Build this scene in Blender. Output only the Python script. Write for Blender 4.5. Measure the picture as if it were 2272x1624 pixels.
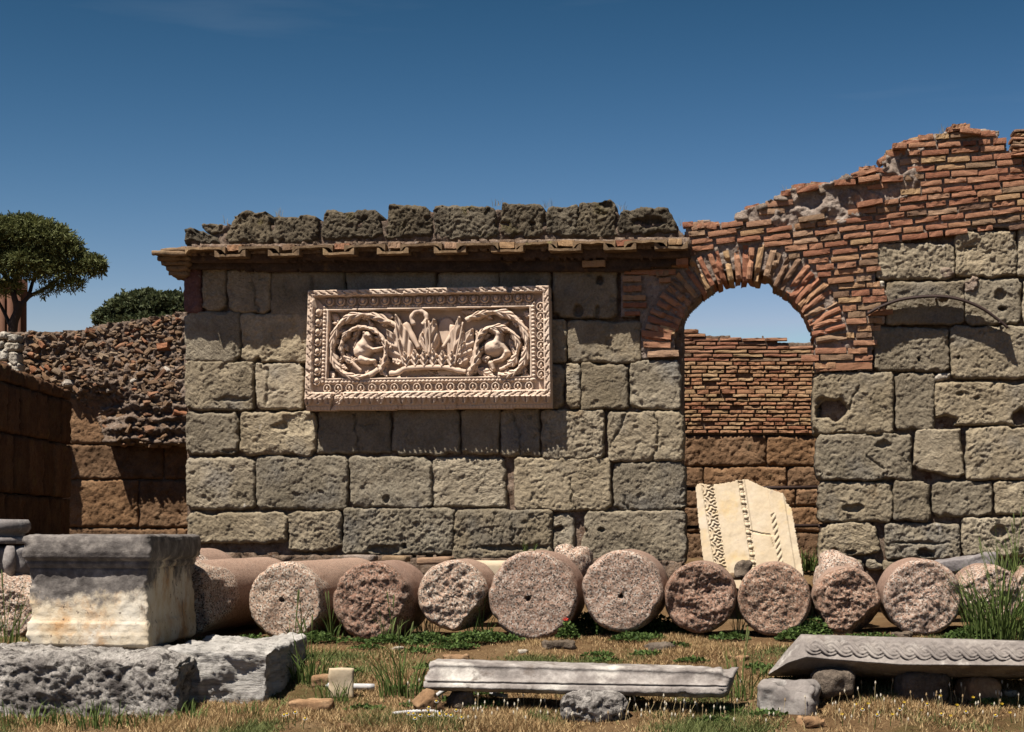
import bpy, math, random
import numpy as np
from mathutils import Vector, Matrix, Quaternion
random.seed(7); np.random.seed(7)
scene = bpy.context.scene
for o in list(bpy.data.objects): bpy.data.objects.remove(o)
COL = scene.collection

# ------------------------------------------------------------------ camera, sky, sun, exposure
FD, CX, HY, CZ = 3943.0, 1136.0, 1183.0, 1.6        # focal length, principal column, horizon (photo measured 2272 px wide), eye height
cam = bpy.data.cameras.new('camera'); camo = bpy.data.objects.new('camera', cam); COL.objects.link(camo)
camo.location = (0, 0, CZ); camo.rotation_euler = (math.pi/2, 0, 0)
cam.sensor_width = 36; cam.lens = 36*FD/2272; cam.shift_y = (HY-812)/2272
cam.clip_start = .1; cam.clip_end = 6000
scene.camera = camo
TA = .143; A = math.atan(TA); CA, SA = math.cos(A), math.sin(A)     # the ruin is turned a little: its right end is nearer
Ll = Vector((.30, .43, -1))                                         # light direction in the wall's frame
L = Vector((Ll.x*CA+Ll.y*SA, -Ll.x*SA+Ll.y*CA, Ll.z)).normalized()
world = bpy.data.worlds.new('World'); scene.world = world; world.use_nodes = True
wn = world.node_tree; bg = wn.nodes['Background']
sky = wn.nodes.new('ShaderNodeTexSky'); sky.sky_type = 'NISHITA'; sky.sun_disc = False
sky.sun_elevation = math.asin(-L.z); sky.sun_rotation = math.atan2(-L.x, -L.y)
sky.air_density = 1.0; sky.dust_density = .5; sky.ozone_density = 1.0; sky.altitude = 100
mn = wn.nodes.new('ShaderNodeVectorMath'); mn.operation = 'MINIMUM'; mn.inputs[1].default_value = (3.8, 5.5, 6.8); wn.links.new(sky.outputs[0], mn.inputs[0])
sp = wn.nodes.new('ShaderNodeSeparateXYZ'); gm = wn.nodes.new('ShaderNodeCombineXYZ'); wn.links.new(mn.outputs[0], sp.inputs[0])      # the polarised, contrasty sky of the photograph
for i_, e_ in enumerate((3.4, 2.56, 3.2)):
    pw = wn.nodes.new('ShaderNodeMath'); pw.operation = 'POWER'; pw.inputs[1].default_value = e_; wn.links.new(sp.outputs[i_], pw.inputs[0]); wn.links.new(pw.outputs[0], gm.inputs[i_])
tn = wn.nodes.new('ShaderNodeVectorMath'); tn.operation = 'MULTIPLY'; tn.inputs[1].default_value = (.0352, .0607, .0148); wn.links.new(gm.outputs[0], tn.inputs[0])
tcw = wn.nodes.new('ShaderNodeTexCoord'); mpw = wn.nodes.new('ShaderNodeMapping'); mpw.inputs['Scale'].default_value = (3, 3, 26); mpw.inputs['Rotation'].default_value = (0, .5, 0); wn.links.new(tcw.outputs['Generated'], mpw.inputs[0])
nzw = wn.nodes.new('ShaderNodeTexNoise'); nzw.inputs['Scale'].default_value = 1.3; nzw.inputs['Detail'].default_value = 5; wn.links.new(mpw.outputs[0], nzw.inputs['Vector'])
mrw = wn.nodes.new('ShaderNodeMapRange'); mrw.inputs[1].default_value = .60; mrw.inputs[2].default_value = .85; mrw.inputs[4].default_value = .07; wn.links.new(nzw.outputs['Fac'], mrw.inputs[0])
mxw = wn.nodes.new('ShaderNodeMix'); mxw.data_type = 'RGBA'; wn.links.new(mrw.outputs[0], mxw.inputs[0]); wn.links.new(tn.outputs[0], mxw.inputs[6]); mxw.inputs[7].default_value = (5.5, 6, 6.6, 1)      # faint high cirrus
wn.links.new(mxw.outputs[2], bg.inputs[0]); bg.inputs[1].default_value = .05
sl = bpy.data.lights.new('sun', 'SUN'); sl.energy = 5.0; sl.angle = math.radians(.5); sl.color = (1, .94, .85)
so = bpy.data.objects.new('sun', sl); COL.objects.link(so); so.rotation_euler = L.to_track_quat('-Z', 'Y').to_euler(); so.location = (-8, -8, 20)
scene.view_settings.view_transform = 'Standard'; scene.view_settings.look = 'None'
scene.view_settings.gamma = 1; scene.view_settings.exposure = 1.18
scene.render.engine = 'CYCLES'

# ------------------------------------------------------------------ noise and mesh helpers
def hsh(ix, iy, iz, s):
    h = (ix*374761393+iy*668265263+iz*1274126177+s*974634777) & 0xffffffff
    h = ((h ^ (h >> 13))*1274126177) & 0xffffffff
    h ^= h >> 16
    return h/2147483647.5-1
GRD = np.array([(1,1,0),(-1,1,0),(1,-1,0),(-1,-1,0),(1,0,1),(-1,0,1),(1,0,-1),(-1,0,-1),(0,1,1),(0,-1,1),(0,1,-1),(0,-1,-1)], float)
def vn(p, s=0):
    f = np.floor(p); i = f.astype(np.int64); t = p-f; t = t*t*t*(t*(t*6-15)+10)
    x, y, z = i[..., 0], i[..., 1], i[..., 2]; a, b, c = t[..., 0], t[..., 1], t[..., 2]; f = p-f
    def gd(dx, dy, dz):
        G = GRD[((hsh(x+dx, y+dy, z+dz, s)+1)*6).astype(int) % 12]; return G[..., 0]*(f[..., 0]-dx)+G[..., 1]*(f[..., 1]-dy)+G[..., 2]*(f[..., 2]-dz)
    def lx(dy, dz): return gd(0, dy, dz)*(1-a)+gd(1, dy, dz)*a
    return 1.25*((lx(0, 0)*(1-b)+lx(1, 0)*b)*(1-c)+(lx(0, 1)*(1-b)+lx(1, 1)*b)*c)
def fbm(p, f=1, o=4, s=0, g=.5):
    r = 0; a = 1; n = 0
    for k in range(o):
        r = r+a*vn(p*f+k*7.3, s+k); n += a; a *= g; f *= 2.03
    return r/n*1.5
def st(*a): return np.stack(np.broadcast_arrays(*a), -1).astype(float)
def sm(x): x = np.clip(x, 0, 1); return x*x*(3-2*x)
def pip(X, Y, poly):
    r = np.zeros(np.shape(X), bool); n = len(poly)
    for i in range(n):
        x0, y0 = poly[i]; x1, y1 = poly[(i+1) % n]
        if y0 == y1: continue
        r ^= ((y0 > Y) != (y1 > Y)) & (X < (x1-x0)*(Y-y0)/(y1-y0)+x0)
    return r
def pdist(X, Y, pl):
    d = np.full(np.shape(X), 1e9)
    for (x0, y0), (x1, y1) in zip(pl[:-1], pl[1:]):
        vx, vy = x1-x0, y1-y0; t = np.clip(((X-x0)*vx+(Y-y0)*vy)/(vx*vx+vy*vy+1e-9), 0, 1)
        d = np.minimum(d, np.hypot(X-x0-t*vx, Y-y0-t*vy))
    return d
def mesh(name, v, f, mats, smooth=True, mi=None, col=None):
    m = bpy.data.meshes.new(name)
    m.from_pydata(np.asarray(v).reshape(-1, 3).tolist(), [], f if isinstance(f, list) else f.tolist())
    for k in (mats if isinstance(mats, (list, tuple)) else [mats]): m.materials.append(k)
    if smooth: m.polygons.foreach_set('use_smooth', [True]*len(m.polygons))
    if mi is not None: m.polygons.foreach_set('material_index', mi)
    if col is not None:
        a = m.color_attributes.new('col', 'FLOAT_COLOR', 'POINT')
        c = np.ones((len(m.vertices), 4)); c[:, :3] = col; a.data.foreach_set('color', c.ravel())
    m.update(); return m
def obj(name, m, parent=None, loc=(0, 0, 0), rot=(0, 0, 0), sc=(1, 1, 1)):
    o = bpy.data.objects.new(name, m); COL.objects.link(o)
    o.location = loc; o.rotation_euler = rot; o.scale = sc
    if parent: o.parent = parent
    return o
def tag(o, label=None, cat=None, group=None, kind=None):
    if label: o['label'] = label
    if cat: o['category'] = cat
    if group: o['group'] = group
    if kind: o['kind'] = kind
    return o
def thing(name, label, cat, loc=(0, 0, 0), rz=0, group=None):
    o = obj(name, None, None, loc, (0, 0, rz)); o.empty_display_size = .2
    return tag(o, label, cat, group, 'thing')
def P(px, py, d):
    px, py, d = np.broadcast_arrays(np.asarray(px, float), np.asarray(py, float), np.asarray(d, float))
    return np.stack([(px-CX)/FD*d, d, CZ+(HY-py)/FD*d], -1)
def g(x, y):
    x = np.asarray(x, float); y = np.asarray(y, float)
    b = np.interp(y, [-100, 13.4, 17.2, 20.5, 21.3, 3000], [0, 0, .55, .58, 1.2, 1.2])
    b = b+.02*np.clip(x, 0, 6)*np.interp(y, [13.5, 16, 20, 21], [0, 1, 1, 0])
    return b+.028*fbm(st(x, y, 0), 1.6, 4, 3)*np.interp(np.hypot(x, y-17), [0, 30, 60], [1, 1, 0])
def gp(px, py):
    d = 15.
    lo, hi = 11., 21.
    for _ in range(40):
        d = (lo+hi)/2; p = P(px, py, d)
        if p[2] > g(p[0], p[1]): lo = d
        else: hi = d
    p = P(px, py, d); return Vector((p[0], p[1], float(g(p[0], p[1]))))
class WF:                                   # a plane parallel to the ruin at distance D
    def __init__(s, D, zb): s.D, s.zb = D, zb
    def loc(s, px, py, out=0.):
        px, py, out = np.broadcast_arrays(np.asarray(px, float), np.asarray(py, float), np.asarray(out, float))
        rx = (px-CX)/FD; t = (s.D*CA-out)/(rx*SA+CA)
        return np.stack([t*rx*CA-(t-s.D)*SA, -out, CZ+t*(HY-py)/FD-s.zb], -1)
    def thing(s, name, label, cat, px=None):
        return thing(name, label, cat, (0, s.D, s.zb), -A)
def grid_faces(nu, nv, off=0, wrap=False):
    i = np.arange((nu-1)*(nv-1) if not wrap else nu*(nv-1))
    w = nu if wrap else nu-1
    r, c = i//w, i % w; c1 = (c+1) % nu
    return np.stack([r*nu+c, r*nu+c1, (r+1)*nu+c1, (r+1)*nu+c], -1)+off
_box = {}
def rbox(nx, ny, nz):                       # unit cube surface grid, welded
    k = (nx, ny, nz)
    if k in _box: return _box[k]
    V = {}; F = []; N = (nx, ny, nz)
    def vid(p):
        if p not in V: V[p] = len(V)
        return V[p]
    for ax in range(3):
        a, b = [(1, 2), (2, 0), (0, 1)][ax]
        for side in (0, 1):
            for i in range(N[a]):
                for j in range(N[b]):
                    q = []
                    for di, dj in ((0, 0), (1, 0), (1, 1), (0, 1)):
                        p = [0, 0, 0]; p[ax] = side*N[ax]; p[a] = i+di; p[b] = j+dj; q.append(vid(tuple(p)))
                    F.append(q if side else q[::-1])
    v = np.array(sorted(V, key=V.get), float)/np.array(N)-.5
    _box[k] = (v, F); return v, F
def rock(dim, n, r=.03, amp=.01, f=4, s=0, o=4, pit=0, pf=12, chip=0, amp2=0):
    """box of size dim with worn edges (radius r), noise, pits and chipped corners"""
    v, F = rbox(*n); d = np.array(dim, float); p = v*d; h = d/2
    rr = np.minimum(r, h.min()*.98); q = np.clip(p, -(h-rr), h-rr); w = p-q; l = np.linalg.norm(w, axis=1, keepdims=True)
    nrm = w/np.maximum(l, 1e-6); p = q+nrm*rr
    off = s*3.17
    nn = p/np.linalg.norm(p/d, axis=1, keepdims=True)/d.max(); 
    dsp = amp*fbm(p+off, f, o, s)
    if amp2: dsp -= amp2*np.abs(fbm(p+off, 9, 5, s+14, .6))*1.6
    if pit: dsp -= pit*sm((fbm(p+off, pf, 3, s+9)-.15)*3)
    if chip: dsp -= chip*sm((fbm(p+off, 2.2/max(d), 2, s+5)-.05)*2)*np.clip(l[:, 0]/rr, 0, 1)
    return p+nrm*dsp[:, None]+.35*amp*st(vn(p*f+off, s+20), vn(p*f+off, s+21), vn(p*f+off, s+22)), F
def xf(p, M): return p@np.array(M.to_3x3()).T+np.array(M.translation)
def tube(pts, rad, seg=8, cap=True, closed=False):
    pts = np.array(pts, float); n = len(pts); rad = np.broadcast_to(rad, (n,))
    T = np.gradient(pts, axis=0); T /= np.linalg.norm(T, axis=1, keepdims=True)+1e-9
    up = np.array([0, 1, 0.]) if abs(T[0][1]) < .8 else np.array([1., 0, 0])
    v = []
    for i in range(n):
        a = np.cross(T[i], up); a /= np.linalg.norm(a)+1e-9; b = np.cross(a, T[i]); up = b
        th = np.arange(seg)/seg*2*math.pi
        v.append(pts[i]+rad[i]*(np.cos(th)[:, None]*a+np.sin(th)[:, None]*b))
    f = grid_faces(seg, n, 0, True).tolist()
    if cap: f += [list(range(seg))[::-1], list(range((n-1)*seg, n*seg))]
    return np.concatenate(v), f
def cat(c, n=6):                             # Catmull-Rom through control points
    c = np.array(c, float); P0 = np.vstack([2*c[0]-c[1], c, 2*c[-1]-c[-2]]); out = []
    for i in range(1, len(P0)-2):
        for k in range(n):
            t = k/n; a, b, d, e = P0[i-1], P0[i], P0[i+1], P0[i+2]
            out.append(.5*(2*b+(d-a)*t+(2*a-5*b+4*d-e)*t*t+(3*b-a-3*d+e)*t**3))
    out.append(c[-1]); return np.array(out)
class MB:                                    # collects shapes into one mesh
    def __init__(s): s.v = []; s.f = []; s.n = 0; s.c = []
    def add(s, v, f, col=None):
        v = np.asarray(v); f = f if isinstance(f, list) else f.tolist()
        s.v.append(v); s.f += [[i+s.n for i in q] for q in f]; s.n += len(v)
        if col is not None: s.c.append(np.broadcast_to(col, (len(v), 3)))
        return s
    def build(s, name, mats, parent=None, smooth=True, **k):
        return obj(name, mesh(name, np.concatenate(s.v), s.f, mats, smooth, col=np.concatenate(s.c) if s.c else None), parent, **k)
def slab(name, mats, parent, xs, ys, mask, front, thick, back=False, smooth=True):
    """heightfield sheet on the grid xs x ys kept where mask(cell centre), with side walls 'thick' deep along local +y"""
    X, Y = np.meshgrid(xs, ys); nu = len(xs)
    cx, cy = np.meshgrid((xs[1:]+xs[:-1])/2, (ys[1:]+ys[:-1])/2)
    K = mask(cx, cy) if mask else np.ones(cx.shape, bool)
    fv = front(X, Y).reshape(-1, 3); F = grid_faces(nu, len(ys))[K.ravel()][:, ::-1]
    Kp = np.pad(K, 1); R, C = np.nonzero(K); E = []
    idx = lambda r, c: r*nu+c
    for r, c in zip(R, C):
        if not Kp[r, c+1]: E.append((idx(r, c), idx(r, c+1)))
        if not Kp[r+2, c+1]: E.append((idx(r+1, c+1), idx(r+1, c)))
        if not Kp[r+1, c]: E.append((idx(r+1, c), idx(r, c)))
        if not Kp[r+1, c+2]: E.append((idx(r, c+1), idx(r+1, c+1)))
    N = len(fv); bv = fv.copy(); bv[:, 1] = (fv[:, 1]+thick) if not callable(thick) else thick(bv)
    faces = F.tolist()+[[a, a+N, b+N, b][::-1] for a, b in E]
    if back: faces += (F[:, ::-1]+N).tolist()
    used = np.unique(np.concatenate([np.asarray(q) for q in faces]) if len(faces) < 50 else np.fromiter((i for q in faces for i in q), int))
    mp = np.full(2*N, -1); mp[used] = np.arange(len(used))
    v = np.concatenate([fv, bv])[used]; faces = [[int(mp[i]) for i in q] for q in faces]
    return obj(name, mesh(name, v, faces, mats, smooth), parent)

# ------------------------------------------------------------------ materials
def S(r, gg, b):                              # sRGB 0..255 -> linear
    f = lambda c: .53*((c/255/12.92) if c/255 <= .04045 else ((c/255+.055)/1.055)**2.4)
    return (f(r), f(gg), f(b))
class MT:
    def __init__(s, name, rough=.92, spec=.15, rand=37.):
        s.m = bpy.data.materials.new(name); s.m.use_nodes = True; s.t = s.m.node_tree; s.b = s.t.nodes['Principled BSDF']
        s.b.inputs['Roughness'].default_value = rough; s.b.inputs['Specular IOR Level'].default_value = spec
        tc = s.t.nodes.new('ShaderNodeTexCoord'); s.oi = s.t.nodes.new('ShaderNodeObjectInfo'); s.rnd = s.oi.outputs['Random']
        va = s.N('ShaderNodeVectorMath', operation='MULTIPLY_ADD')
        s.t.links.new(s.rnd, va.inputs[0]); va.inputs[1].default_value = (rand, rand*1.7, rand*.6); s.t.links.new(tc.outputs['Object'], va.inputs[2])
        s.co = va.outputs[0]; s.raw = tc.outputs['Object']; s.nrm = None
    def N(s, t, **k):
        n = s.t.nodes.new(t)
        for a, b in k.items(): setattr(n, a, b)
        return n
    def L(s, v, i):
        if hasattr(v, 'is_output'): s.t.links.new(v, i)
        else:
            if hasattr(i.default_value, '__len__') and hasattr(v, '__len__') and len(v) == 3 and len(i.default_value) == 4: v = (*v, 1)
            i.default_value = v
    def noise(s, sc, det=5, ro=.6, vec=None, dist=0):
        n = s.N('ShaderNodeTexNoise'); s.L(vec or s.co, n.inputs['Vector']); n.inputs['Scale'].default_value = sc
        n.inputs['Detail'].default_value = det; n.inputs['Roughness'].default_value = ro; n.inputs['Distortion'].default_value = dist
        return n.outputs['Fac']
    def vor(s, sc, out='Distance', feature='F1', vec=None, rnd=1.):
        n = s.N('ShaderNodeTexVoronoi', feature=feature); s.L(vec or s.co, n.inputs['Vector']); n.inputs['Scale'].default_value = sc; n.inputs['Randomness'].default_value = rnd
        return n.outputs[out]
    def ramp(s, f, st, interp='LINEAR'):
        n = s.N('ShaderNodeValToRGB'); s.L(f, n.inputs[0]); e = n.color_ramp.elements; n.color_ramp.interpolation = interp
        while len(e) < len(st): e.new(.5)
        for q, (p, c) in zip(e, st): q.position = p; q.color = (*c, 1)
        return n.outputs[0]
    def mr(s, f, lo, hi, a=0., b=1.):
        n = s.N('ShaderNodeMapRange'); s.L(f, n.inputs[0])
        for i, v in enumerate((lo, hi, a, b)): n.inputs[i+1].default_value = v
        return n.outputs[0]
    def mix(s, f, a, b, mode='MIX'):
        n = s.N('ShaderNodeMix', data_type='RGBA', blend_type=mode); s.L(f, n.inputs[0]); s.L(a, n.inputs[6]); s.L(b, n.inputs[7]); return n.outputs[2]
    def ma(s, op, a, b=0.):
        n = s.N('ShaderNodeMath', operation=op); s.L(a, n.inputs[0]); s.L(b, n.inputs[1]); return n.outputs[0]
    def xyz(s, vec=None):
        n = s.N('ShaderNodeSeparateXYZ'); s.L(vec or s.raw, n.inputs[0]); return n.outputs
    def map(s, sc, rot=None):
        v = s.co
        if rot is not None:
            n = s.N('ShaderNodeVectorRotate', rotation_type='AXIS_ANGLE'); s.L(v, n.inputs['Vector']); n.inputs['Axis'].default_value = (0, 1, 0)
            s.L(rot, n.inputs['Angle']); v = n.outputs[0]
        n = s.N('ShaderNodeVectorMath', operation='MULTIPLY'); s.L(v, n.inputs[0]); n.inputs[1].default_value = sc; return n.outputs[0]
    def attr(s, name):
        n = s.N('ShaderNodeAttribute'); n.attribute_name = name; return n.outputs['Color']
    def bump(s, h, stg=.5, dist=.02):
        n = s.N('ShaderNodeBump'); s.L(h, n.inputs['Height']); n.inputs['Strength'].default_value = stg; n.inputs['Distance'].default_value = dist
        if s.nrm is not None: s.L(s.nrm, n.inputs['Normal'])
        s.nrm = n.outputs[0]
    def done(s, c):
        s.L(c, s.b.inputs['Base Color'])
        if s.nrm is not None: s.L(s.nrm, s.b.inputs['Normal'])
        return s.m
def stone_mat(name, ramp, sc=2.5, over=(), bumps=(), tool=0, rv=.25, fine=.25, rough=.92):
    m = MT(name, rough)
    c = m.ramp(m.noise(sc, 7, .65), ramp)
    for (osc, lo, hi, col) in over:
        c = m.mix(m.mr(m.noise(osc, 5, .6, m.map((1, 1, 1.01))), lo, hi), c, col)
    r2_ = m.ma('FRACT', m.ma('MULTIPLY', m.rnd, 7.31)); c = m.mix(1., c, m.ramp(m.rnd, [(0, (1-rv,)*3), (1, (1+rv*.6,)*3)]), 'MULTIPLY')
    if rv: c = m.mix(1., c, m.ramp(r2_, [(0, (1.0, .98, .93)), (.5, (1, 1, 1)), (1, (.96, .99, 1.03))]), 'MULTIPLY')
    c = m.mix(1., c, m.ramp(m.noise(38, 3, .7), [(.3, (1-fine,)*3), (.7, (1+fine,)*3)]), 'MULTIPLY')
    for (bsc, stg, dist) in bumps: m.bump(m.noise(bsc, 6, .65), stg, dist)
    if tool and tool > .6:
        c = m.mix(m.mr(m.noise(1.7, 5, .65, m.map((2.2, 2, .55))), .55, .78, 0, .55), c, S(104, 92, 76)); c = m.mix(m.mr(m.noise(5, 4, .6, m.map((1.5, 1, .7))), .70, .76, 0, .7), c, S(206, 198, 186))
    if tool:
        ang = m.ma('MULTIPLY_ADD', m.rnd, 2.4); ang.node.inputs[2].default_value = -.5
        msk = m.mr(m.noise(1.6, 2, .5), .42, .6)
        m.bump(m.ma('MULTIPLY', m.noise(1, 3, .6, m.map((30, 20, 9), ang), .8), msk), tool, .035)
    return m.done(c)
M = {}
M['tufa'] = stone_mat('tufa', [(.25, S(140, 127, 105)), (.5, S(170, 155, 131)), (.75, S(190, 176, 151))], 2.2,
    [(1.3, .55, .72, S(150, 142, 130)), (2.1, .62, .78, S(136, 108, 74)), (70, .70, .74, S(205, 195, 178)), (24, .69, .74, S(92, 80, 66))],
    [(16, .5, .02), (48, .8, .02), (110, .6, .01)], .8, rv=.34)
M['tufa_dark'] = stone_mat('lichen tufa', [(.28, S(76, 68, 56)), (.5, S(110, 99, 82)), (.75, S(136, 124, 104))], 4,
    [(3, .58, .7, S(98, 88, 48)), (22, .68, .73, S(172, 162, 144)), (9, .6, .75, S(64, 58, 50))], [(22, .8, .03), (60, .8, .015)], .3)
M['tufa_brown'] = stone_mat('brown tufa', [(.25, S(98, 74, 52)), (.5, S(136, 104, 76)), (.75, S(160, 128, 98))], 2.5,
    [(5, .62, .75, S(82, 66, 44)), (45, .72, .75, S(190, 170, 150))], [(9, .7, .05), (34, .6, .02)], .4)
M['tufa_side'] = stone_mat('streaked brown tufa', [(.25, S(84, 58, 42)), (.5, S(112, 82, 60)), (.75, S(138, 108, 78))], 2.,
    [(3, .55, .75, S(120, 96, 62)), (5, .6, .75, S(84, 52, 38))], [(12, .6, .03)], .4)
M['under'] = stone_mat('shade-darkened cornice', [(.3, S(70, 56, 48)), (.5, S(92, 74, 62)), (.75, S(116, 96, 80))], 6, [(9, .6, .75, S(140, 110, 76))], [(20, .6, .03)])  # cornice brown darkened to paint in the shade under the tile overhang
M['plaster'] = stone_mat('red plaster', [(.3, S(120, 82, 76)), (.6, S(140, 102, 94)), (.8, S(158, 130, 118))], 7, [(14, .6, .7, S(176, 158, 146))], [(30, .5, .015)])
M['mortar'] = stone_mat('mortar', [(.25, S(140, 120, 106)), (.5, S(178, 158, 142)), (.75, S(204, 186, 170))], 6,
    [(20, .6, .72, S(196, 184, 172)), (14, .62, .72, S(96, 80, 70))], [(22, .9, .03), (70, .7, .015)])
M['mortar_dark'] = stone_mat('dark mortar', [(.25, S(104, 86, 70)), (.5, S(142, 120, 102)), (.75, S(172, 152, 134))], 6,
    [(16, .6, .72, S(172, 160, 150)), (9, .55, .7, S(96, 66, 48))], [(16, .9, .05), (60, .7, .02)])
def brick_mat(name, st, dirt=.35):
    m = MT(name, .9); c = m.ramp(m.rnd, st)
    c = m.mix(m.mr(m.noise(11, 5, .65), .45, .8), c, m.mix(.6, c, S(196, 158, 118)))
    c = m.mix(m.mr(m.noise(7, 5, .7), .56, .74), c, S(92, 70, 56))
    c = m.mix(m.mr(m.noise(60, 3, .6), .66, .72), c, S(60, 44, 36))
    m.bump(m.noise(30, 6, .7), .7, .02); m.bump(m.noise(110, 3, .6), .4, .008)
    return m.done(c)
M['brick'] = brick_mat('old brick', [(0, S(166, 106, 82)), (.2, S(188, 130, 102)), (.36, S(204, 152, 120)), (.5, S(180, 120, 94)), (.6, S(212, 176, 132)), (.72, S(196, 140, 110)), (.84, S(206, 168, 138)), (.93, S(172, 142, 114)), (1, S(134, 102, 86))])
M['brick_pale'] = brick_mat('thin brick', [(0, S(176, 116, 88)), (.2, S(218, 172, 130)), (.4, S(200, 140, 104)), (.6, S(228, 190, 146)), (.75, S(172, 112, 84)), (1, S(214, 178, 132))])
M['rubble'] = brick_mat('rubble stone', [(0, S(130, 102, 78)), (.2, S(150, 118, 90)), (.4, S(118, 100, 84)), (.55, S(176, 118, 86)), (.68, S(142, 116, 94)), (.8, S(150, 132, 112)), (.95, S(122, 94, 72)), (.97, S(214, 204, 190)), (1, S(214, 204, 190))])
M['tile'] = stone_mat('roof tile', [(.25, S(118, 94, 72)), (.5, S(150, 124, 96)), (.75, S(172, 146, 114))], 5, [(8, .55, .7, S(100, 84, 68)), (6, .64, .75, S(176, 164, 110))], [(40, .5, .012)])
M['relief'] = stone_mat('pink marble', [(.25, S(220, 192, 168)), (.5, S(237, 210, 186)), (.75, S(246, 224, 203))], 2.5, [(3, .58, .75, S(200, 176, 156)), (40, .7, .76, S(176, 148, 128))], [(60, .15, .006)], rv=0, fine=.06)
M['slab'] = stone_mat('cream marble', [(.25, S(196, 172, 138)), (.5, S(214, 194, 164)), (.75, S(222, 206, 184))], 1.8, [(3.2, .56, .75, S(220, 190, 140)), (5, .66, .76, S(168, 152, 136))], [(26, .2, .015)], rv=0, fine=.06)
M['grey_marble'] = stone_mat('weathered marble', [(.25, S(116, 109, 106)), (.5, S(144, 136, 132)), (.75, S(176, 169, 163))], 3, [(4, .56, .7, S(214, 208, 202)), (3, .58, .72, S(128, 116, 112)), (50, .68, .74, S(110, 100, 96))], [(30, .4, .015)], rv=.1, fine=.15)
M['dark_marble'] = stone_mat('grey marble', [(.25, S(112, 106, 104)), (.5, S(142, 134, 132)), (.75, S(170, 164, 160))], 5, [(8, .56, .7, S(96, 88, 84))], [(20, .6, .02)], rv=.1)
M['beam'] = stone_mat('streaked marble', [(.28, S(112, 105, 102)), (.48, S(150, 142, 138)), (.68, S(192, 185, 180))], 4.5, [(2.2, .52, .66, S(224, 218, 210)), (6, .58, .7, S(124, 114, 108)), (40, .66, .74, S(104, 94, 90))], [(30, .5, .015)], rv=.1, fine=.15)
M['trav'] = stone_mat('travertine', [(.28, S(112, 106, 103)), (.43, S(156, 149, 144)), (.6, S(206, 199, 192))], 3.2, [(2.6, .56, .68, S(214, 208, 200)), (4.5, .54, .66, S(92, 86, 84)), (14, .58, .66, S(74, 68, 64))], [(9, .8, .06), (26, 1., .04), (80, .6, .015)], rv=.1, fine=.3)
def trav_pale():
    m = MT('layered travertine', .92); v = m.map((2.2, 2.2, 16)); c = m.ramp(m.noise(1.3, 7, .65, v), [(.3, S(136, 130, 126)), (.48, S(190, 184, 176)), (.7, S(222, 216, 208))])
    c = m.mix(m.mr(m.noise(2, 6, .7, v), .60, .68), c, S(104, 96, 92)); m.bump(m.noise(1.6, 7, .7, v), .8, .05); m.bump(m.noise(40, 5, .7), .6, .02); return m.done(c)
M['trav_pale'] = trav_pale()
M['pale_stone'] = stone_mat('pale stone', [(.3, S(170, 158, 142)), (.5, S(206, 194, 176)), (.75, S(226, 216, 200))], 4, [(8, .6, .72, S(140, 126, 110))], [(14, .8, .04)])
M['earth_stone'] = stone_mat('brown stone', [(.3, S(128, 98, 72)), (.5, S(162, 128, 96)), (.75, S(182, 152, 120))], 6, [], [(20, .6, .02)])
def granite(name, body, red=0):
    m = MT(name, .85 if not body else .7, .25)
    k = m.vor(78 if not body else 95, 'Color'); x = m.N('ShaderNodeSeparateColor'); m.L(k, x.inputs[0])
    st_f = ([(0, S(90, 80, 72)), (.12, S(130, 114, 102)), (.22, S(190, 158, 136)), (.42, S(208, 184, 164)), (.58, S(194, 166, 146)), (.74, S(222, 208, 192)), (.9, S(190, 150, 126)), (.97, S(160, 142, 128))] if not red else [(0, S(80, 68, 58)), (.14, S(114, 96, 82)), (.25, S(164, 130, 108)), (.42, S(184, 150, 128)), (.58, S(168, 134, 112)), (.74, S(198, 174, 154)), (.88, S(162, 118, 94)), (.97, S(134, 114, 100))])
    st_b = [(0, S(110, 90, 78)), (.15, S(142, 114, 98)), (.3, S(172, 140, 120)), (.6, S(182, 150, 130)), (.85, S(192, 166, 148)), (1, S(156, 132, 116))]
    c = m.ramp(x.outputs[0], st_b if body else st_f, 'CONSTANT' if not body else 'LINEAR')
    c = m.mix(m.mr(m.noise(3, 5, .6), .5, .75), c, m.mix(.5, c, S(150, 118, 98)))
    c = m.mix(1., c, m.ramp(m.rnd, [(0, (.82, .78, .78)), (.5, (1, 1, 1)), (1, (1.06, 1.06, 1.04))]), 'MULTIPLY')
    if body: m.bump(m.noise(60, 4, .6), .15, .008)
    else: m.bump(m.noise(30, 7, .75), .55, .02); m.bump(x.outputs[1], .6, .012)
    return m.done(c)
M['gran_f'] = granite('broken granite', False); M['gran_b'] = granite('dressed granite', True); M['gran_r'] = granite('reddish broken granite', False, 1)
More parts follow.
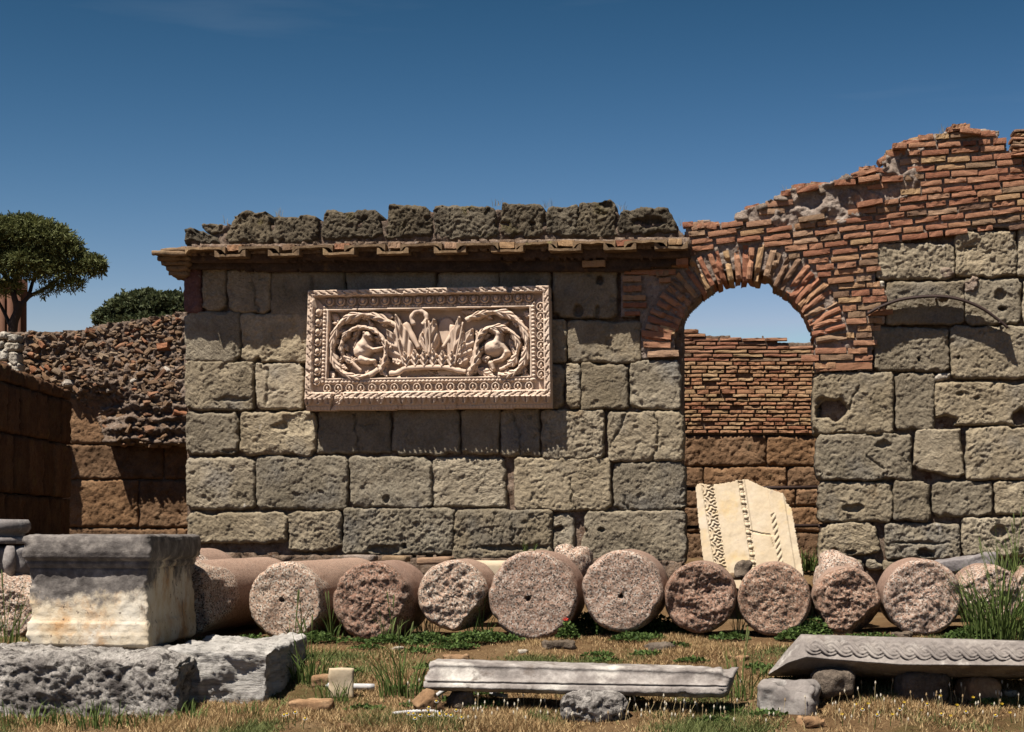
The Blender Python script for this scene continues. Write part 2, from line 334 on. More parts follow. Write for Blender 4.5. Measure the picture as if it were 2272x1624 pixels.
def altar_mat():
    m = MT('stained marble', .9); z = m.xyz()
    c = m.ramp(m.noise(2.6, 6, .6), [(.3, S(214, 190, 150)), (.5, S(232, 216, 190)), (.7, S(238, 230, 214))])
    c = m.mix(m.mr(m.noise(2.3, 6, .65), .5, .64), c, S(206, 164, 118)); c = m.mix(m.mr(m.noise(6, 6, .7, m.map((1, 1, .45))), .58, .72), c, S(150, 134, 116))
    c = m.mix(m.mr(m.noise(20, 4, .6), .62, .7), c, S(110, 96, 84))
    h = m.ma('ADD', z[2], m.ma('MULTIPLY', m.ma('SUBTRACT', m.noise(2.4, 6, .7), .5), 1.1))
    # the sooty crust drips from the top, less of it next to the arris
    h = m.ma('SUBTRACT', h, m.mr(z[0], -.35, -.02, 0, .22))
    c = m.mix(m.mr(h, .37, .50), c, m.ramp(m.noise(8, 6, .65), [(.3, S(88, 82, 78)), (.5, S(120, 113, 108)), (.72, S(170, 161, 152))]))
    m.bump(m.noise(14, 6, .65), .5, .02); m.bump(m.noise(60, 4, .6), .3, .01)
    return m.done(c)
M['altar'] = altar_mat()
def soil():
    m = MT('dry soil', .95, .05, 0)
    c = m.ramp(m.noise(1.4, 8, .7), [(.3, S(112, 86, 60)), (.5, S(140, 112, 80)), (.7, S(164, 138, 104))])
    c = m.mix(m.mr(m.noise(40, 5, .7), .5, .7), c, S(104, 78, 54)); c = m.mix(m.mr(m.noise(.9, 4, .6), .58, .72), c, S(92, 86, 50))
    m.bump(m.noise(18, 8, .75), .9, .05); m.bump(m.noise(70, 5, .7), .8, .02); return m.done(c)
M['soil'] = soil()
def leafm(name, tr=.25):
    m = MT(name, .7, .15); c = m.attr('col'); m.L(c, m.b.inputs['Base Color'])
    t = m.N('ShaderNodeBsdfTranslucent'); m.L(c, t.inputs[0]); x = m.N('ShaderNodeMixShader'); x.inputs[0].default_value = tr
    m.t.links.new(m.b.outputs[0], x.inputs[1]); m.t.links.new(t.outputs[0], x.inputs[2]); m.t.links.new(x.outputs[0], m.t.nodes['Material Output'].inputs[0])
    return m.m
M['leaf'] = leafm('leaves')
def plain(name, c, rough=.8, spec=.3, bsc=30, bs=.2):
    m = MT(name, rough, spec); k = m.mix(m.mr(m.noise(9, 5, .6), .4, .75), c, tuple(x*.7 for x in c)); m.bump(m.noise(bsc, 4, .6), bs, .01); return m.done(k)
M['iron'] = plain('rusty iron', S(60, 40, 32), .75); M['pvc'] = plain('white plastic', S(226, 222, 220), .45, .4, 30, .02)
M['bark'] = plain('bark', S(72, 62, 56), .95, .1, 14, .8); M['tower'] = plain('ochre plaster', S(112, 80, 64), .9, .1, 6, .1)
M['petal_white'] = plain('white petals', S(240, 238, 230), .7); M['petal_yellow'] = plain('yellow florets', S(226, 186, 40), .7); M['petal_red'] = plain('red petals', S(214, 50, 26), .6)
M['dark'] = stone_mat('dark stone', [(.3, S(84, 72, 62)), (.5, S(116, 102, 88)), (.75, S(146, 130, 114))], 7, [], [(16, .9, .04), (60, .7, .015)])

# ------------------------------------------------------------------ sky dome is the world; ground sheet
xs = np.concatenate([np.linspace(-1500, -9, 24)**1, np.linspace(-8.9, 8.9, 200), np.linspace(9, 1500, 24)])
ys = np.concatenate([np.linspace(-300, 11.4, 14), np.linspace(11.5, 22, 120), np.linspace(22.5, 60, 20), np.linspace(70, 4000, 20)])
X, Y = np.meshgrid(xs, ys); Z = g(X, Y)
tag(obj('ground', mesh('ground', st(X, Y, Z), grid_faces(len(xs), len(ys)), M['soil'])), kind='structure')

a_ = np.linspace(0, 2*math.pi, 181); hv = 26+22*fbm(st(np.cos(a_)*6, np.sin(a_)*6, 0*a_), 1, 4, 77)
V = np.concatenate([st(np.cos(a_)*1150, np.sin(a_)*1150, 0*a_-2), st(np.cos(a_)*1250, np.sin(a_)*1250, hv*.7), st(np.cos(a_)*1400, np.sin(a_)*1400, hv+6)])
hm = MT('wooded hills', .95, .1, 0); hc = hm.ramp(hm.noise(.02, 6, .7), [(.3, (.03, .04, .02)), (.6, (.06, .07, .035)), (.75, (.13, .11, .07))])
tag(obj('hills', mesh('hills', V, grid_faces(181, 3), hm.done(hc))), kind='structure')

# ------------------------------------------------------------------ stones of the walls
TOOL = .015; F1 = WF(21, 1.2); PXM = 21/FD                          # metres per photo unit at the wall
SIDEQ = {}
def block(fr, parent, mat, x0, y0, x1, y1, out=0., depth=.35, res=2.6, amp=.012, edge=.035, rr=.05, seed=0, jit=3., pits=(), cracks=(), name='stone', wav=.016, quad=None, right_free=False):
    r = random.Random(seed*7+3); k = fr.D/FD
    q = quad or [(x0+r.uniform(-jit, jit), y0+r.uniform(-jit, jit)*.6), (x1+r.uniform(-jit, jit), y0+r.uniform(-jit, jit)*.6), (x1+r.uniform(-jit, jit), y1+r.uniform(-jit, jit)*.6), (x0+r.uniform(-jit, jit), y1+r.uniform(-jit, jit)*.6)]
    nu = max(7, int(abs(x1-x0)/res)); nv = max(7, int(abs(y1-y0)/res))
    u, v = np.meshgrid(np.linspace(0, 1, nu), np.linspace(0, 1, nv)); W, H = abs(x1-x0)*k, abs(y1-y0)*k
    du, dv = np.minimum(u, 1-u)*W, np.minimum(v, 1-v)*H
    nz = .5+.5*vn(st(np.round(u)*3.1, np.round(v)*5.7, 0*u+seed), 5); R = np.minimum(rr*(.5+1.3*nz), min(W, H)*.4)
    a, b = np.clip((R-du)/R, 0, 1), np.clip((R-dv)/R, 0, 1); l = np.hypot(a, b); f = np.where(l > 0, np.maximum(a, b)/np.maximum(l, 1e-9), 1)
    du2, dv2 = np.where(du < R, R-a*f*R, du), np.where(dv < R, R-b*f*R, dv)
    u = np.where(u < .5, du2/W, 1-du2/W); v = np.where(v < .5, dv2/H, 1-dv2/H)
    Q = np.array(q); px = (Q[0, 0]*(1-u)+Q[1, 0]*u)*(1-v)+(Q[3, 0]*(1-u)+Q[2, 0]*u)*v; py = (Q[0, 1]*(1-u)+Q[1, 1]*u)*(1-v)+(Q[3, 1]*(1-u)+Q[2, 1]*u)*v
    p = fr.loc(px, py, out); s0 = seed*1.93
    e = np.minimum(du2, dv2); pp = p+s0
    n1 = fbm(pp, 3.2, 3, seed); n2 = fbm(pp, 9, 4, seed+2); n3 = fbm(pp, 26, 3, seed+4)
    re = .035+.02*n1
    an = r.uniform(.4, 2.2); qa, qb = pp[..., 0]*math.cos(an)+pp[..., 2]*math.sin(an), -pp[..., 0]*math.sin(an)+pp[..., 2]*math.cos(an)
    tool = np.abs(vn(st(qa*26+1.2*n2, qb*6, seed), 3))*sm((fbm(pp, 2.2, 2, seed+6)+.25)*2.5)
    h = .62*amp*(.8*n1+.5*n2+.9*n3-.7*np.abs(fbm(pp, 5, 5, seed+13, .6))+.5*fbm(pp, 60, 2, seed+14))+TOOL*tool-edge*(1-np.sqrt(np.maximum(0, 1-(1-np.clip(e/np.maximum(re, .015), 0, 1))**2)))
    h -= sm(fbm(pp, 4.5, 3, seed+8)*1.6-.2)*.05*np.exp(-e/.05)
    h -= .018*sm((fbm(pp, 7, 3, seed+11)-.55)*6)                                   # scabs and pits
    if fr.D == 21 and not right_free:
        pits = list(pits)+[(q[j][0], q[j][1], r.uniform(7, 17), r.uniform(6, 13), r.uniform(.06, .2)) for j in range(4) if r.random() < .42]+[(r.uniform(x0, x1), q[j2][1], r.uniform(8, 26), r.uniform(4, 9), r.uniform(.03, .09)) for j2 in (0, 2) if r.random() < .5]
    for (cx, cy, ax, ay, dp) in pits: 
        qd = np.hypot((px-cx)/ax, (py-cy)/ay)+.18*n2; h -= dp*sm((1-qd)*3)
    for pl in cracks: h -= .035*sm(1.4-pdist(px+6*n2, py+4*n1, pl)/2.2)
    p[..., 0] += wav*vn(pp*7, seed+30)+.5*wav*vn(pp*22, seed+31); p[..., 2] += wav*vn(pp*7, seed+32)+.5*wav*vn(pp*22, seed+33)
    p[..., 1] -= h
    N = nu*nv; ring = list(range(nu))+[i*nu+nu-1 for i in range(1, nv)]+list(range(N-2, N-nu-1, -1))+[i*nu for i in range(nv-2, 0, -1)]
    P0 = p.reshape(-1, 3); bk = P0[ring].copy(); bk[:, 1] = -out+depth; md = P0[ring].copy(); md[:, 1] += .3*depth; n = len(ring)
    fs = grid_faces(nu, nv)[:, ::-1].tolist()
    for i in range(n):
        j = (i+1) % n; fs += [[ring[i], ring[j], N+j, N+i], [N+i, N+j, N+n+j, N+n+i]]
    fs.append(list(range(N+n, N+2*n)))
    return obj(name, mesh(name, np.concatenate([P0, md, bk]), fs, mat), parent)

wall = F1.thing('ruined_wall', 'long ruined wall of grey tufa blocks with tiled eave, brick arch and broken brick top', 'ruined wall')
PITS = {'A7': [(1330, 622, 9, 11, .12), (1282, 690, 11, 14, .1), (1325, 695, 6, 20, .06)], 'I1': [(1846, 908, 40, 26, .19), (1822, 890, 12, 14, .09)], 'B2': [(570, 800, 8, 8, .2)],
    'G4': [(2225, 684, 10, 5, .15), (2220, 653, 16, 14, .05)], 'H1': [(2039, 796, 4, 5, .1)], 'H2': [(2126, 795, 4, 4, .1)], 'I3': [(2095, 935, 30, 16, .16), (2265, 925, 25, 20, .16), (2129, 874, 9, 6, .05), (2168, 882, 7, 5, .05)],
    'K1': [(1895, 1128, 26, 10, .06)], 'F3': [(896, 1211, 7, 7, .12), (850, 1220, 40, 12, .08)], 'F5': [(1238, 1173, 14, 7, .09)], 'F6': [(1297, 1178, 6, 6, .1), (1336, 1174, 9, 7, .07)], 'C1': [(515, 885, 45, 6, .04)],
    'D2': [(620, 945, 20, 10, .05), (662, 940, 40, 30, .03)], 'D1': [(512, 1000, 22, 5, .05)], 'G2': [(2155, 548, 14, 4, .06), (2160, 560, 40, 30, .03)], 'L2': [(2055, 1228, 22, 12, .12), (2040, 1205, 70, 4, .05)], 'J1': [(1960, 985, 22, 10, .06), (1940, 965, 25, 5, .08)],
    'T7': [(1118, 497, 8, 5, .12), (1178, 497, 8, 5, .1)], 'T10': [(1440, 492, 40, 14, .08)], 'L3': [(2218, 1180, 20, 16, .07)], 'L1': [(1850, 1223, 10, 6, .08)], 'E3': [(855, 1108, 8, 9, .06)], 'F4': [(1130, 1215, 90, 7, .05)]}
CRK = {'A2': [[(560, 620), (566, 660), (572, 690)]], 'A3': [[(690, 610), (695, 690)]], 'D3': [[(786, 920), (790, 960), (795, 1005)]], 'D8': [[(1455, 912), (1460, 945), (1456, 990), (1450, 1022)], [(1390, 915), (1375, 950), (1355, 985)]],
    'E5': [[(1267, 1060), (1270, 1132)]], 'E6': [[(1385, 1100), (1392, 1130)]], 'I1': [[(1908, 855), (1895, 880), (1888, 905)]], 'D6': [[(1140, 918), (1150, 960), (1156, 1008)]], 'B1': [[(524, 770), (520, 800)]], 'J1': [[(1925, 1010), (1960, 1040)]], 'C2': [[(596, 815), (590, 860), (592, 900)]],
    'T2': [[(540, 480), (548, 530)]], 'T4': [[(812, 480), (790, 510)]], 'F4': [[(1140, 1160), (1138, 1205)]]}
ST = dict(
 A0=(408, 590, 444, 697), A1=(445, 592, 500, 692), A2=(502, 592, 596, 694), A3=(599, 598, 767, 700), A4=(769, 596, 966, 690), A5=(968, 596, 1108, 690), A6=(1109, 596, 1223, 690), A7=(1224, 596, 1367, 706),
 B1=(409, 690, 530, 803), B2=(533, 694, 700, 803), B3=(1212, 707, 1258, 805), B4=(1260, 710, 1424, 805),
 C1=(409, 800, 562, 912), C2=(565, 805, 675, 908), C3=(677, 806, 740, 908), C4=(1205, 806, 1250, 908), C5=(1252, 806, 1288, 905), C6=(1289, 804, 1394, 908), C7=(1395, 797, 1510, 908),
 D1=(410, 914, 528, 1010), D2=(530, 912, 702, 1010), D3=(704, 905, 868, 1006), D4=(871, 905, 1022, 1010), D5=(1024, 905, 1107, 1010), D6=(1109, 905, 1196, 1012), D7=(1198, 906, 1340, 1018), D8=(1343, 910, 1517, 1024),
 E1=(411, 1014, 565, 1131), E2=(567, 1010, 774, 1131), E3=(777, 1012, 956, 1126), E4=(958, 1015, 1124, 1127), E5=(1138, 1015, 1357, 1134), E6=(1360, 1025, 1520, 1132),
 F1=(412, 1135, 636, 1204), F2=(638, 1132, 757, 1222), F3=(760, 1125, 1005, 1230), F4=(1007, 1130, 1224, 1241), F5=(1226, 1140, 1275, 1221), F6=(1284, 1132, 1522, 1251),
 G1=(1941, 538, 2118, 621), G2=(2119, 512, 2257, 614), G5=(2259, 500, 2380, 612), G3=(1968, 624, 2141, 722), G4=(2142, 616, 2267, 720), G6=(2269, 614, 2390, 722), H1=(1936, 724, 2106, 825), H2=(2108, 722, 2290, 842), H3=(2292, 722, 2400, 842),
 I1=(1806, 824, 1983, 962), I2=(1985, 826, 2073, 955), I3=(2076, 846, 2300, 945), I4=(2302, 846, 2400, 945), J1=(1813, 962, 2022, 1066), J2=(2025, 950, 2141, 1063), J3=(2144, 945, 2330, 1065),
 K1=(1816, 1068, 1983, 1160), K2=(1985, 1066, 2066, 1157), K3=(2068, 1066, 2202, 1147), K4=(2205, 1066, 2350, 1142), L1=(1819, 1161, 1953, 1241), L2=(1964, 1160, 2130, 1241), L3=(2133, 1148, 2330, 1236),
 L4=(1921, 1243, 1956, 1266), L5=(1958, 1245, 2020, 1270), L6=(1825, 1244, 1919, 1280))
QUADS = {'A1': [(445, 592), (504, 592), (498, 692), (446, 690)], 'J2': [(2034, 952), (2132, 950), (2142, 1062), (2026, 1040)], 'L1': [(1822, 1161), (1940, 1158), (1957, 1225), (1815, 1243)], 'F6': [(1300, 1134), (1522, 1131), (1523, 1250), (1281, 1243)], 'D8': [(1346, 912), (1516, 911), (1518, 1022), (1350, 1026)], 'H1': [(1934, 722), (2105, 728), (2108, 827), (1940, 822)]}
for i, (k, (x0, y0, x1, y1)) in enumerate(ST.items()):
    right = k[0] in 'GHIJKL'; mat = M['plaster'] if k == 'A0' else M['tufa']
    r = random.Random(i)
    smooth_ = k in ('B1', 'C2', 'B4', 'J2', 'A3', 'A4', 'A5', 'A6', 'A7', 'D3', 'D4', 'D5', 'D6', 'C6', 'G3')
    rough_ = k in ('F3', 'F4', 'L2', 'G1', 'G2', 'L3', 'D7', 'F2')
    block(F1, wall, mat, x0, y0, x1, y1, out=r.uniform(-.012, .015) - (.03 if k in ('D3', 'D4', 'D5', 'D6', 'A4', 'A5') else 0) - (.05 if k in ('E4', 'F5') else 0), depth=.78 if k in ('I1', 'J1', 'K1', 'L1') else .4,
          amp=.010 if smooth_ else .028 if rough_ else .017, edge=.03 if smooth_ else .045, rr=.035 if smooth_ else .06, seed=i, pits=PITS.get(k, ()), cracks=CRK.get(k, ()), quad=QUADS.get(k))
# dark lichened coping stones on top of the eave
TQ = dict(T1=[(412, 503), (440, 507), (494, 540), (413, 546)], T1b=[(444, 494), (494, 493), (490, 514), (462, 519)], T2=[(522, 467), (592, 470), (602, 538), (500, 540)], T3=[(606, 477), (704, 476), (703, 538), (607, 541)], T4=[(722, 464), (838, 466), (846, 525), (712, 533)],
 T5=[(868, 450), (946, 458), (962, 524), (850, 530)], T6=[(966, 453), (1094, 456), (1105, 528), (963, 531)], T7=[(1114, 448), (1202, 450), (1203, 526), (1110, 526)], T8=[(1214, 460), (1280, 452), (1274, 526), (1214, 522)], T9=[(1286, 450), (1362, 440), (1366, 526), (1276, 527)], T10=[(1380, 464), (1478, 458), (1506, 514), (1370, 520)])
for i, (k, q) in enumerate(TQ.items()):
    a = np.array(q, float); a[[0, 3], 0] -= 3; a[[1, 2], 0] += 3; q = [tuple(t_) for t_ in a]; block(F1, wall, M['tufa_dark'], a[:, 0].min(), a[:, 1].min(), a[:, 0].max(), a[:, 1].max(), out=.03 if k != 'T1b' else .0, depth=.5, amp=.034, edge=.04, rr=.07, seed=100+i, quad=q, pits=PITS.get(k, ()), cracks=CRK.get(k, ()), wav=.025)

def core(name, parent, fr, poly, res, out, thick, mat, amp, seed, back=False, f=7, hole=None, extra=None):
    a = np.array(poly); xs = np.arange(a[:, 0].min()-res, a[:, 0].max()+2*res, res); ys = np.arange(a[:, 1].min()-res, a[:, 1].max()+2*res, res)
    def front(X, Y):
        p = fr.loc(X, Y, out); h = amp*(fbm(p, f, 5, seed, .6)); 
        if extra is not None: h = h+extra(X, Y, p)
        p[..., 1] -= h; p[..., 0] += .3*res*fr.D/FD*vn(p*19, seed+1); p[..., 2] += .3*res*fr.D/FD*vn(p*19, seed+2); return p
    def mk(X, Y):
        k = pip(X+2.5*vn(st(X*.09, Y*.09, 0)), Y+2.5*vn(st(X*.09, Y*.09, 7)), poly)
        return k & ~hole(X, Y) if hole else k
    return slab(name, mat, parent, xs, ys, mk, front, thick, back)
core('mortar', wall, F1, [(416, 575), (1514, 575), (1516, 1330), (416, 1330)], 6, -.11, .6, M['mortar_dark'], .03, 11, True)
core('mortar', wall, F1, [(1822, 826), (1950, 700), (1950, 530), (2290, 500), (2410, 500), (2410, 1330), (1826, 1330)], 6, -.11, .6, M['mortar_dark'], .03, 12, True)
core('mortar', wall, F1, [(414, 548), (416, 525), (470, 520), (500, 500), (600, 500), (712, 490), (850, 490), (960, 470), (1110, 466), (1210, 470), (1370, 470), (1380, 490), (1500, 500), (1515, 520), (1530, 548), (1530, 580), (414, 580)], 5, -.02, .5, M['mortar_dark'], .06, 13, True)
core('footing', wall, F1, [(414, 1226), (760, 1232), (1000, 1236), (1516, 1244), (1516, 1420), (414, 1420)], 6, .02, .5, M['mortar_dark'], .05, 14)

# ------------------------------------------------------------------ bricks
bdim = (.27, .10, .058); BR = []
for i in range(9):
    v, f = rock(bdim, (8, 2, 3), r=.006, amp=.003, f=13, s=200+i, o=3, chip=.008); BR.append((v/np.array(bdim), f))
def bvar(mats, name): return [mesh(name, v, f, mats, False) for v, f in BR]
def put_brick(ms, parent, p, W, D, H, ang, r, name='brick'):
    return obj(name, ms[r.randrange(len(ms))], parent, p, (r.uniform(-.03, .03), ang, r.uniform(-.03, .03)), (W*r.choice((1, -1)), D, H))
AC = (1652., 777.); RI, RO = 157., 232.
def opening(X, Y): return ((np.hypot(X-AC[0], Y-AC[1]) < RI) & (Y <= AC[1])) | ((X > 1500) & (X < 1807) & (Y > AC[1]))
top = [(1520, 503), (1552, 489), (1567, 488), (1602, 498), (1640, 490), (1650, 468), (1704, 448), (1741, 426), (1778, 414), (1826, 410), (1874, 400), (1896, 388), (1929, 374), (1951, 380), (1966, 370), (1968, 347), (1991, 333), (2014, 316), (2054, 304), (2091, 296), (2124, 284), (2149, 287), (2216, 291), (2212, 307), (2228, 318), (2234, 335), (2290, 330), (2420, 330)]
arch_poly = top+[(2420, 500), (2290, 506), (2195, 505), (2168, 510), (2110, 517), (1955, 543), (1942, 560), (1942, 640), (1966, 645), (1964, 700), (1938, 712), (1936, 822), (1812, 824), (1800, 770), (1700, 600), (1600, 600), (1505, 770), (1500, 790), (1424, 795), (1420, 700), (1378, 705), (1378, 600), (1512, 590), (1524, 545)]
bricks = bvar(M['brick'], 'brick')
def ruinous(X, Y, p):                                  # the torn top left of the brickwork, where the core shows
    return .02+.06*sm((fbm(p, 5, 3, 40))*2)*pip(X, Y, [(1640, 500), (1650, 440), (1960, 340), (2090, 290), (2040, 420), (1960, 470), (1940, 500)])
arch = core('arch', wall, F1, arch_poly, 3.2, -.046, .70, M['mortar'], .024, 15, True, 16, opening, ruinous)
r = random.Random(5)
nv_ = 33
for i in range(nv_):                                   # voussoirs
    th = math.radians(8.5+163*i/(nv_-1)+r.uniform(-.5, .5)); c, s_ = math.cos(th), math.sin(th)
    ri = RI+r.uniform(-4, 5)+(14 if 12 <= i <= 13 else 0); ro = RO+r.uniform(-8, 8) - (8 if th > 2.2 else 0)
    px, py = AC[0]+(ri+ro)/2*c, AC[1]-(ri+ro)/2*s_
    dep = r.uniform(.62, .80); p = F1.loc(px, py, r.uniform(.012, .035)); p = Vector(p); p.y += dep/2
    put_brick(bricks, arch, p, (ro-ri)*PXM, dep, r.uniform(11.5, 14)*PXM, -th, r)
    for q in range(2):                                 # brick ends of the vault behind the face
        t2 = th+math.radians(r.uniform(-2.4, 2.4)); rr_ = RI+r.uniform(-3, 7); pq = Vector(F1.loc(AC[0]+(rr_+22)*math.cos(t2), AC[1]-(rr_+22)*math.sin(t2), -.3-.2*q)); 
        if q or i % 2: put_brick(bricks, arch, pq, 46*PXM, .26, 13*PXM, -t2, r)
def slope(y): return -.05-.06*math.exp(-((y-500)/90)**2) if y < 500 else -.11*max(0, (815-y)/315)
pxr = [p for p in arch_poly]
def inp(x, y): return bool(pip(np.array([x]), np.array([y]), arch_poly)[0]) and (math.hypot(x-AC[0], y-AC[1]) > RO+8 or (y > 764 and x > 1806))
yk = 292.; nb = 0
while yk < 820:
    sl_ = slope(yk); x = 1380-r.uniform(0, 40)
    while x < 2400:
        w = r.uniform(40, 66) if r.random() > .12 else r.uniform(22, 34)
        if yk > 640: w = r.uniform(52, 78) if r.random() > .3 else r.uniform(26, 40)
        x0, x1 = x, x+w; x = x1+r.uniform(4.5, 9); xc = (x0+x1)/2
        if xc < 1460: 
            continue
        if xc > 1640: y = yk+sl_*(xc-1950)
        else: y = yk+sl_*(1640-1950)
        k0, k1, kc = inp(x0, y), inp(x1, y), inp(xc, y)
        if not kc:
            if k0: x1 = xc
            elif k1: x0 = xc
            else: continue
        elif not k0: x0 = x0+.5*(xc-x0)
        elif not k1: x1 = x1-.5*(x1-xc)
        if x1-x0 < 16: continue
        xc = (x0+x1)/2
        torn = pip(np.array([xc]), np.array([y]), [(1640, 492), (1650, 440), (1960, 340), (2040, 300), (2020, 420), (1950, 470), (1935, 485)])[0]
        if torn and r.random() < .42: continue
        if xc > 2300 and r.random() < .3: pass
        hh = r.uniform(9.8, 12.6) if yk < 640 else r.uniform(11, 14)
        p = Vector(F1.loc(xc, y+r.uniform(-1.5, 1.5)*(2 if torn else 1), r.uniform(.0, .03)+(r.uniform(-.03, .07) if torn else 0))); d = .16; p.y += d/2-.012
        put_brick(bricks, arch, p, (x1-x0)*PXM, d, hh*PXM, math.atan(sl_)*1. + r.uniform(-.015, .015)*(5 if torn else 1), r); nb += 1
    yk += 16.2+r.uniform(-.5, .8)+(1.2 if yk < 460 else 0)
for (x0, x1, y, h, a) in [(1423, 1490, 743, 15, .12), (1427, 1488, 765, 13, .03), (1436, 1506, 784, 15, -.02), (1432, 1463, 727, 12, .25), (1464, 1498, 731, 13, .25), (1381, 1422, 618, 13, 0), (1383, 1424, 640, 14, .0), (1381, 1432, 660, 12, .02), (1381, 1434, 677, 11, 0), (1385, 1420, 695, 9, 0),
    (1440, 1500, 604, 12, 0), (1384, 1440, 604, 10, 0), (1445, 1520, 588, 11, 0), (1533, 1562, 500, 18, -.25), (1560, 1590, 501, 12, .15), (1610, 1638, 497, 11, 0), (1812, 1935, 813, 17, -.02)]:
    p = Vector(F1.loc((x0+x1)/2, y, .02)); p.y += .08; put_brick(bricks, arch, p, (x1-x0)*PXM, .18, h*PXM, a, r)
# crest of the torn brickwork: loose lumps of mortar and brick ends set along the skyline
lump = [mesh('mortar_lump', *rock((1, .8, .6), (5, 4, 4), r=.28, amp=.16, f=2.2, s=300+i), M['mortar']) for i in range(4)]
for i in range(34):
    t = r.random()*(len(top)-8); j = int(t)+3; (xa, ya), (xb, yb) = top[j], top[j+1]; u = r.random()
    px, py = xa+(xb-xa)*u, ya+(yb-ya)*u+r.uniform(3, 16)
    p = Vector(F1.loc(px, py, r.uniform(-.25, .02))); s_ = r.uniform(.06, .17)
    obj('mortar_lump', r.choice(lump), arch, p, (r.uniform(-.3, .3), r.uniform(-.4, .4), r.random()*6), (s_*1.4, s_*1.3, s_))
for i in range(20):
    j = r.randrange(5, len(top)-6); (xa, ya), (xb, yb) = top[j], top[j+1]; u = r.random()
    p = Vector(F1.loc(xa+(xb-xa)*u, ya+(yb-ya)*u+r.uniform(0, 9), r.uniform(-.3, .02)))
    put_brick(bricks, arch, p, r.uniform(30, 56)*PXM, .22, r.uniform(9, 13)*PXM, -math.atan2(yb-ya, xb-xa)*-.4+r.uniform(-.2, .15), r)
# white wedge and small patches of pale stone let into the right-hand courses
block(F1, wall, M['pale_stone'], 2071, 829, 2108, 846, out=-.02, seed=150)
block(F1, wall, M['pale_stone'], 1936, 622, 1962, 645, out=-.01, seed=151, amp=.03); block(F1, wall, M['mortar'], 2343/1.0-267, 0, 0, 0) if False else None
block(F1, wall, M['mortar'], 1932, 716-26, 1966, 722-4, out=.0, seed=152)
for (x0, y0, x1, y1) in [(2084, 590, 2120, 618), (2141, 614, 2170, 648), (2122, 594, 2136, 606)]: block(F1, wall, M['mortar'], x0, y0, x1, y1, out=.012, seed=int(x0), amp=.02, rr=.04)
# mortar-grey separate pier of thin bricks at the right edge, set back
for k in range(7):
    y = 296+k*8.5
    for x0 in (2241+(7 if k < 2 else 2)+k % 2*3, 2290, 2342):
        p = Vector(F1.loc(x0+24, y-(x0-2241)*.03, -.06)); put_brick(bricks, arch, p, 50*PXM, .3, 6.2*PXM, .03, r)

# ------------------------------------------------------------------ tiled eave
core('mortar', wall, F1, [(400, 556), (404, 544), (1528, 526), (1530, 548), (400, 564)], 5, .28, .6, M['mortar_dark'], .05, 18)
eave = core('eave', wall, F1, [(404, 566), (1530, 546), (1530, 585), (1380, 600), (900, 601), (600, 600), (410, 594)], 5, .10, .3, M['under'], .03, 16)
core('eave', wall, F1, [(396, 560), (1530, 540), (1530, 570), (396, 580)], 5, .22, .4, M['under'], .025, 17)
def tile_mesh(i, w, cover):
    n = 13; x = np.linspace(-.5, .5, n)*w; th = .026; fl = .055
    e = np.clip((np.abs(x)-(w/2-.045))/.02, 0, 1); d = np.linspace(0, .62, 6)
    up = (th+fl*e) if not cover else th+0*e; lo = 0*e if not cover else -fl*e
    v = []
    for k, y in enumerate(d):
        j = .008*vn(st(x*9, x*0+y*7, x*0+i*3.3), i) + (.006*vn(st(x*30, x*0, x*0+i), 5) if k == 0 else 0); rise = .02*y
        v.append(st(x+.006*vn(st(x*20, x*0+y, x*0+i), 2), y+.014*vn(st(x*12, x*0+y*3, x*0+i), 8), up+j+rise)); v.append(st(x, y+.014*vn(st(x*12, x*0+y*3, x*0+i), 8), lo+j+rise))
    v = np.concatenate(v); f = []
    R = lambda k, s, c: (2*k+s)*n+c
    for k in range(len(d)-1):
        for c in range(n-1):
            f += [[R(k, 0, c), R(k, 0, c+1), R(k+1, 0, c+1), R(k+1, 0, c)], [R(k, 1, c+1), R(k, 1, c), R(k+1, 1, c), R(k+1, 1, c+1)]]
        f += [[R(k, 0, 0), R(k+1, 0, 0), R(k+1, 1, 0), R(k, 1, 0)], [R(k, 0, n-1), R(k, 1, n-1), R(k+1, 1, n-1), R(k+1, 0, n-1)]]
    for c in range(n-1):
        f += [[R(0, 1, c), R(0, 1, c+1), R(0, 0, c+1), R(0, 0, c)], [R(len(d)-1, 0, c), R(len(d)-1, 0, c+1), R(len(d)-1, 1, c+1), R(len(d)-1, 1, c)]]
    return mesh('roof_tile', v, f, M['tile'], False)
EO = .425
for i, x0 in enumerate([475, 594, 716, 836, 963, 1090, 1218, 1340, 1454]):
    yb = 569-i*2.2; p = Vector(F1.loc(x0+35, yb, EO+r.uniform(-.02, .02))); obj('roof_tile', tile_mesh(i, 72*PXM*.98, False), eave, p, (0, r.uniform(-.02, .02), r.uniform(-.02, .02)))
for i, x0 in enumerate([411, 530, 649, 765, 890, 1015, 1145, 1274, 1388]):
    yb = 553-i*1.9; p = Vector(F1.loc(x0+44, yb, EO+r.uniform(-.02, .03))); obj('roof_tile', tile_mesh(20+i, 94*PXM*.98, True), eave, p, (0, r.uniform(-.03, .02), r.uniform(-.02, .02)))
    p = Vector(F1.loc(x0+110, yb+r.uniform(-4, 0), EO-.05)); p.y += .06; put_brick(bricks, eave, p, r.uniform(26, 38)*PXM, .14, 14*PXM, r.uniform(-.05, .05), r)
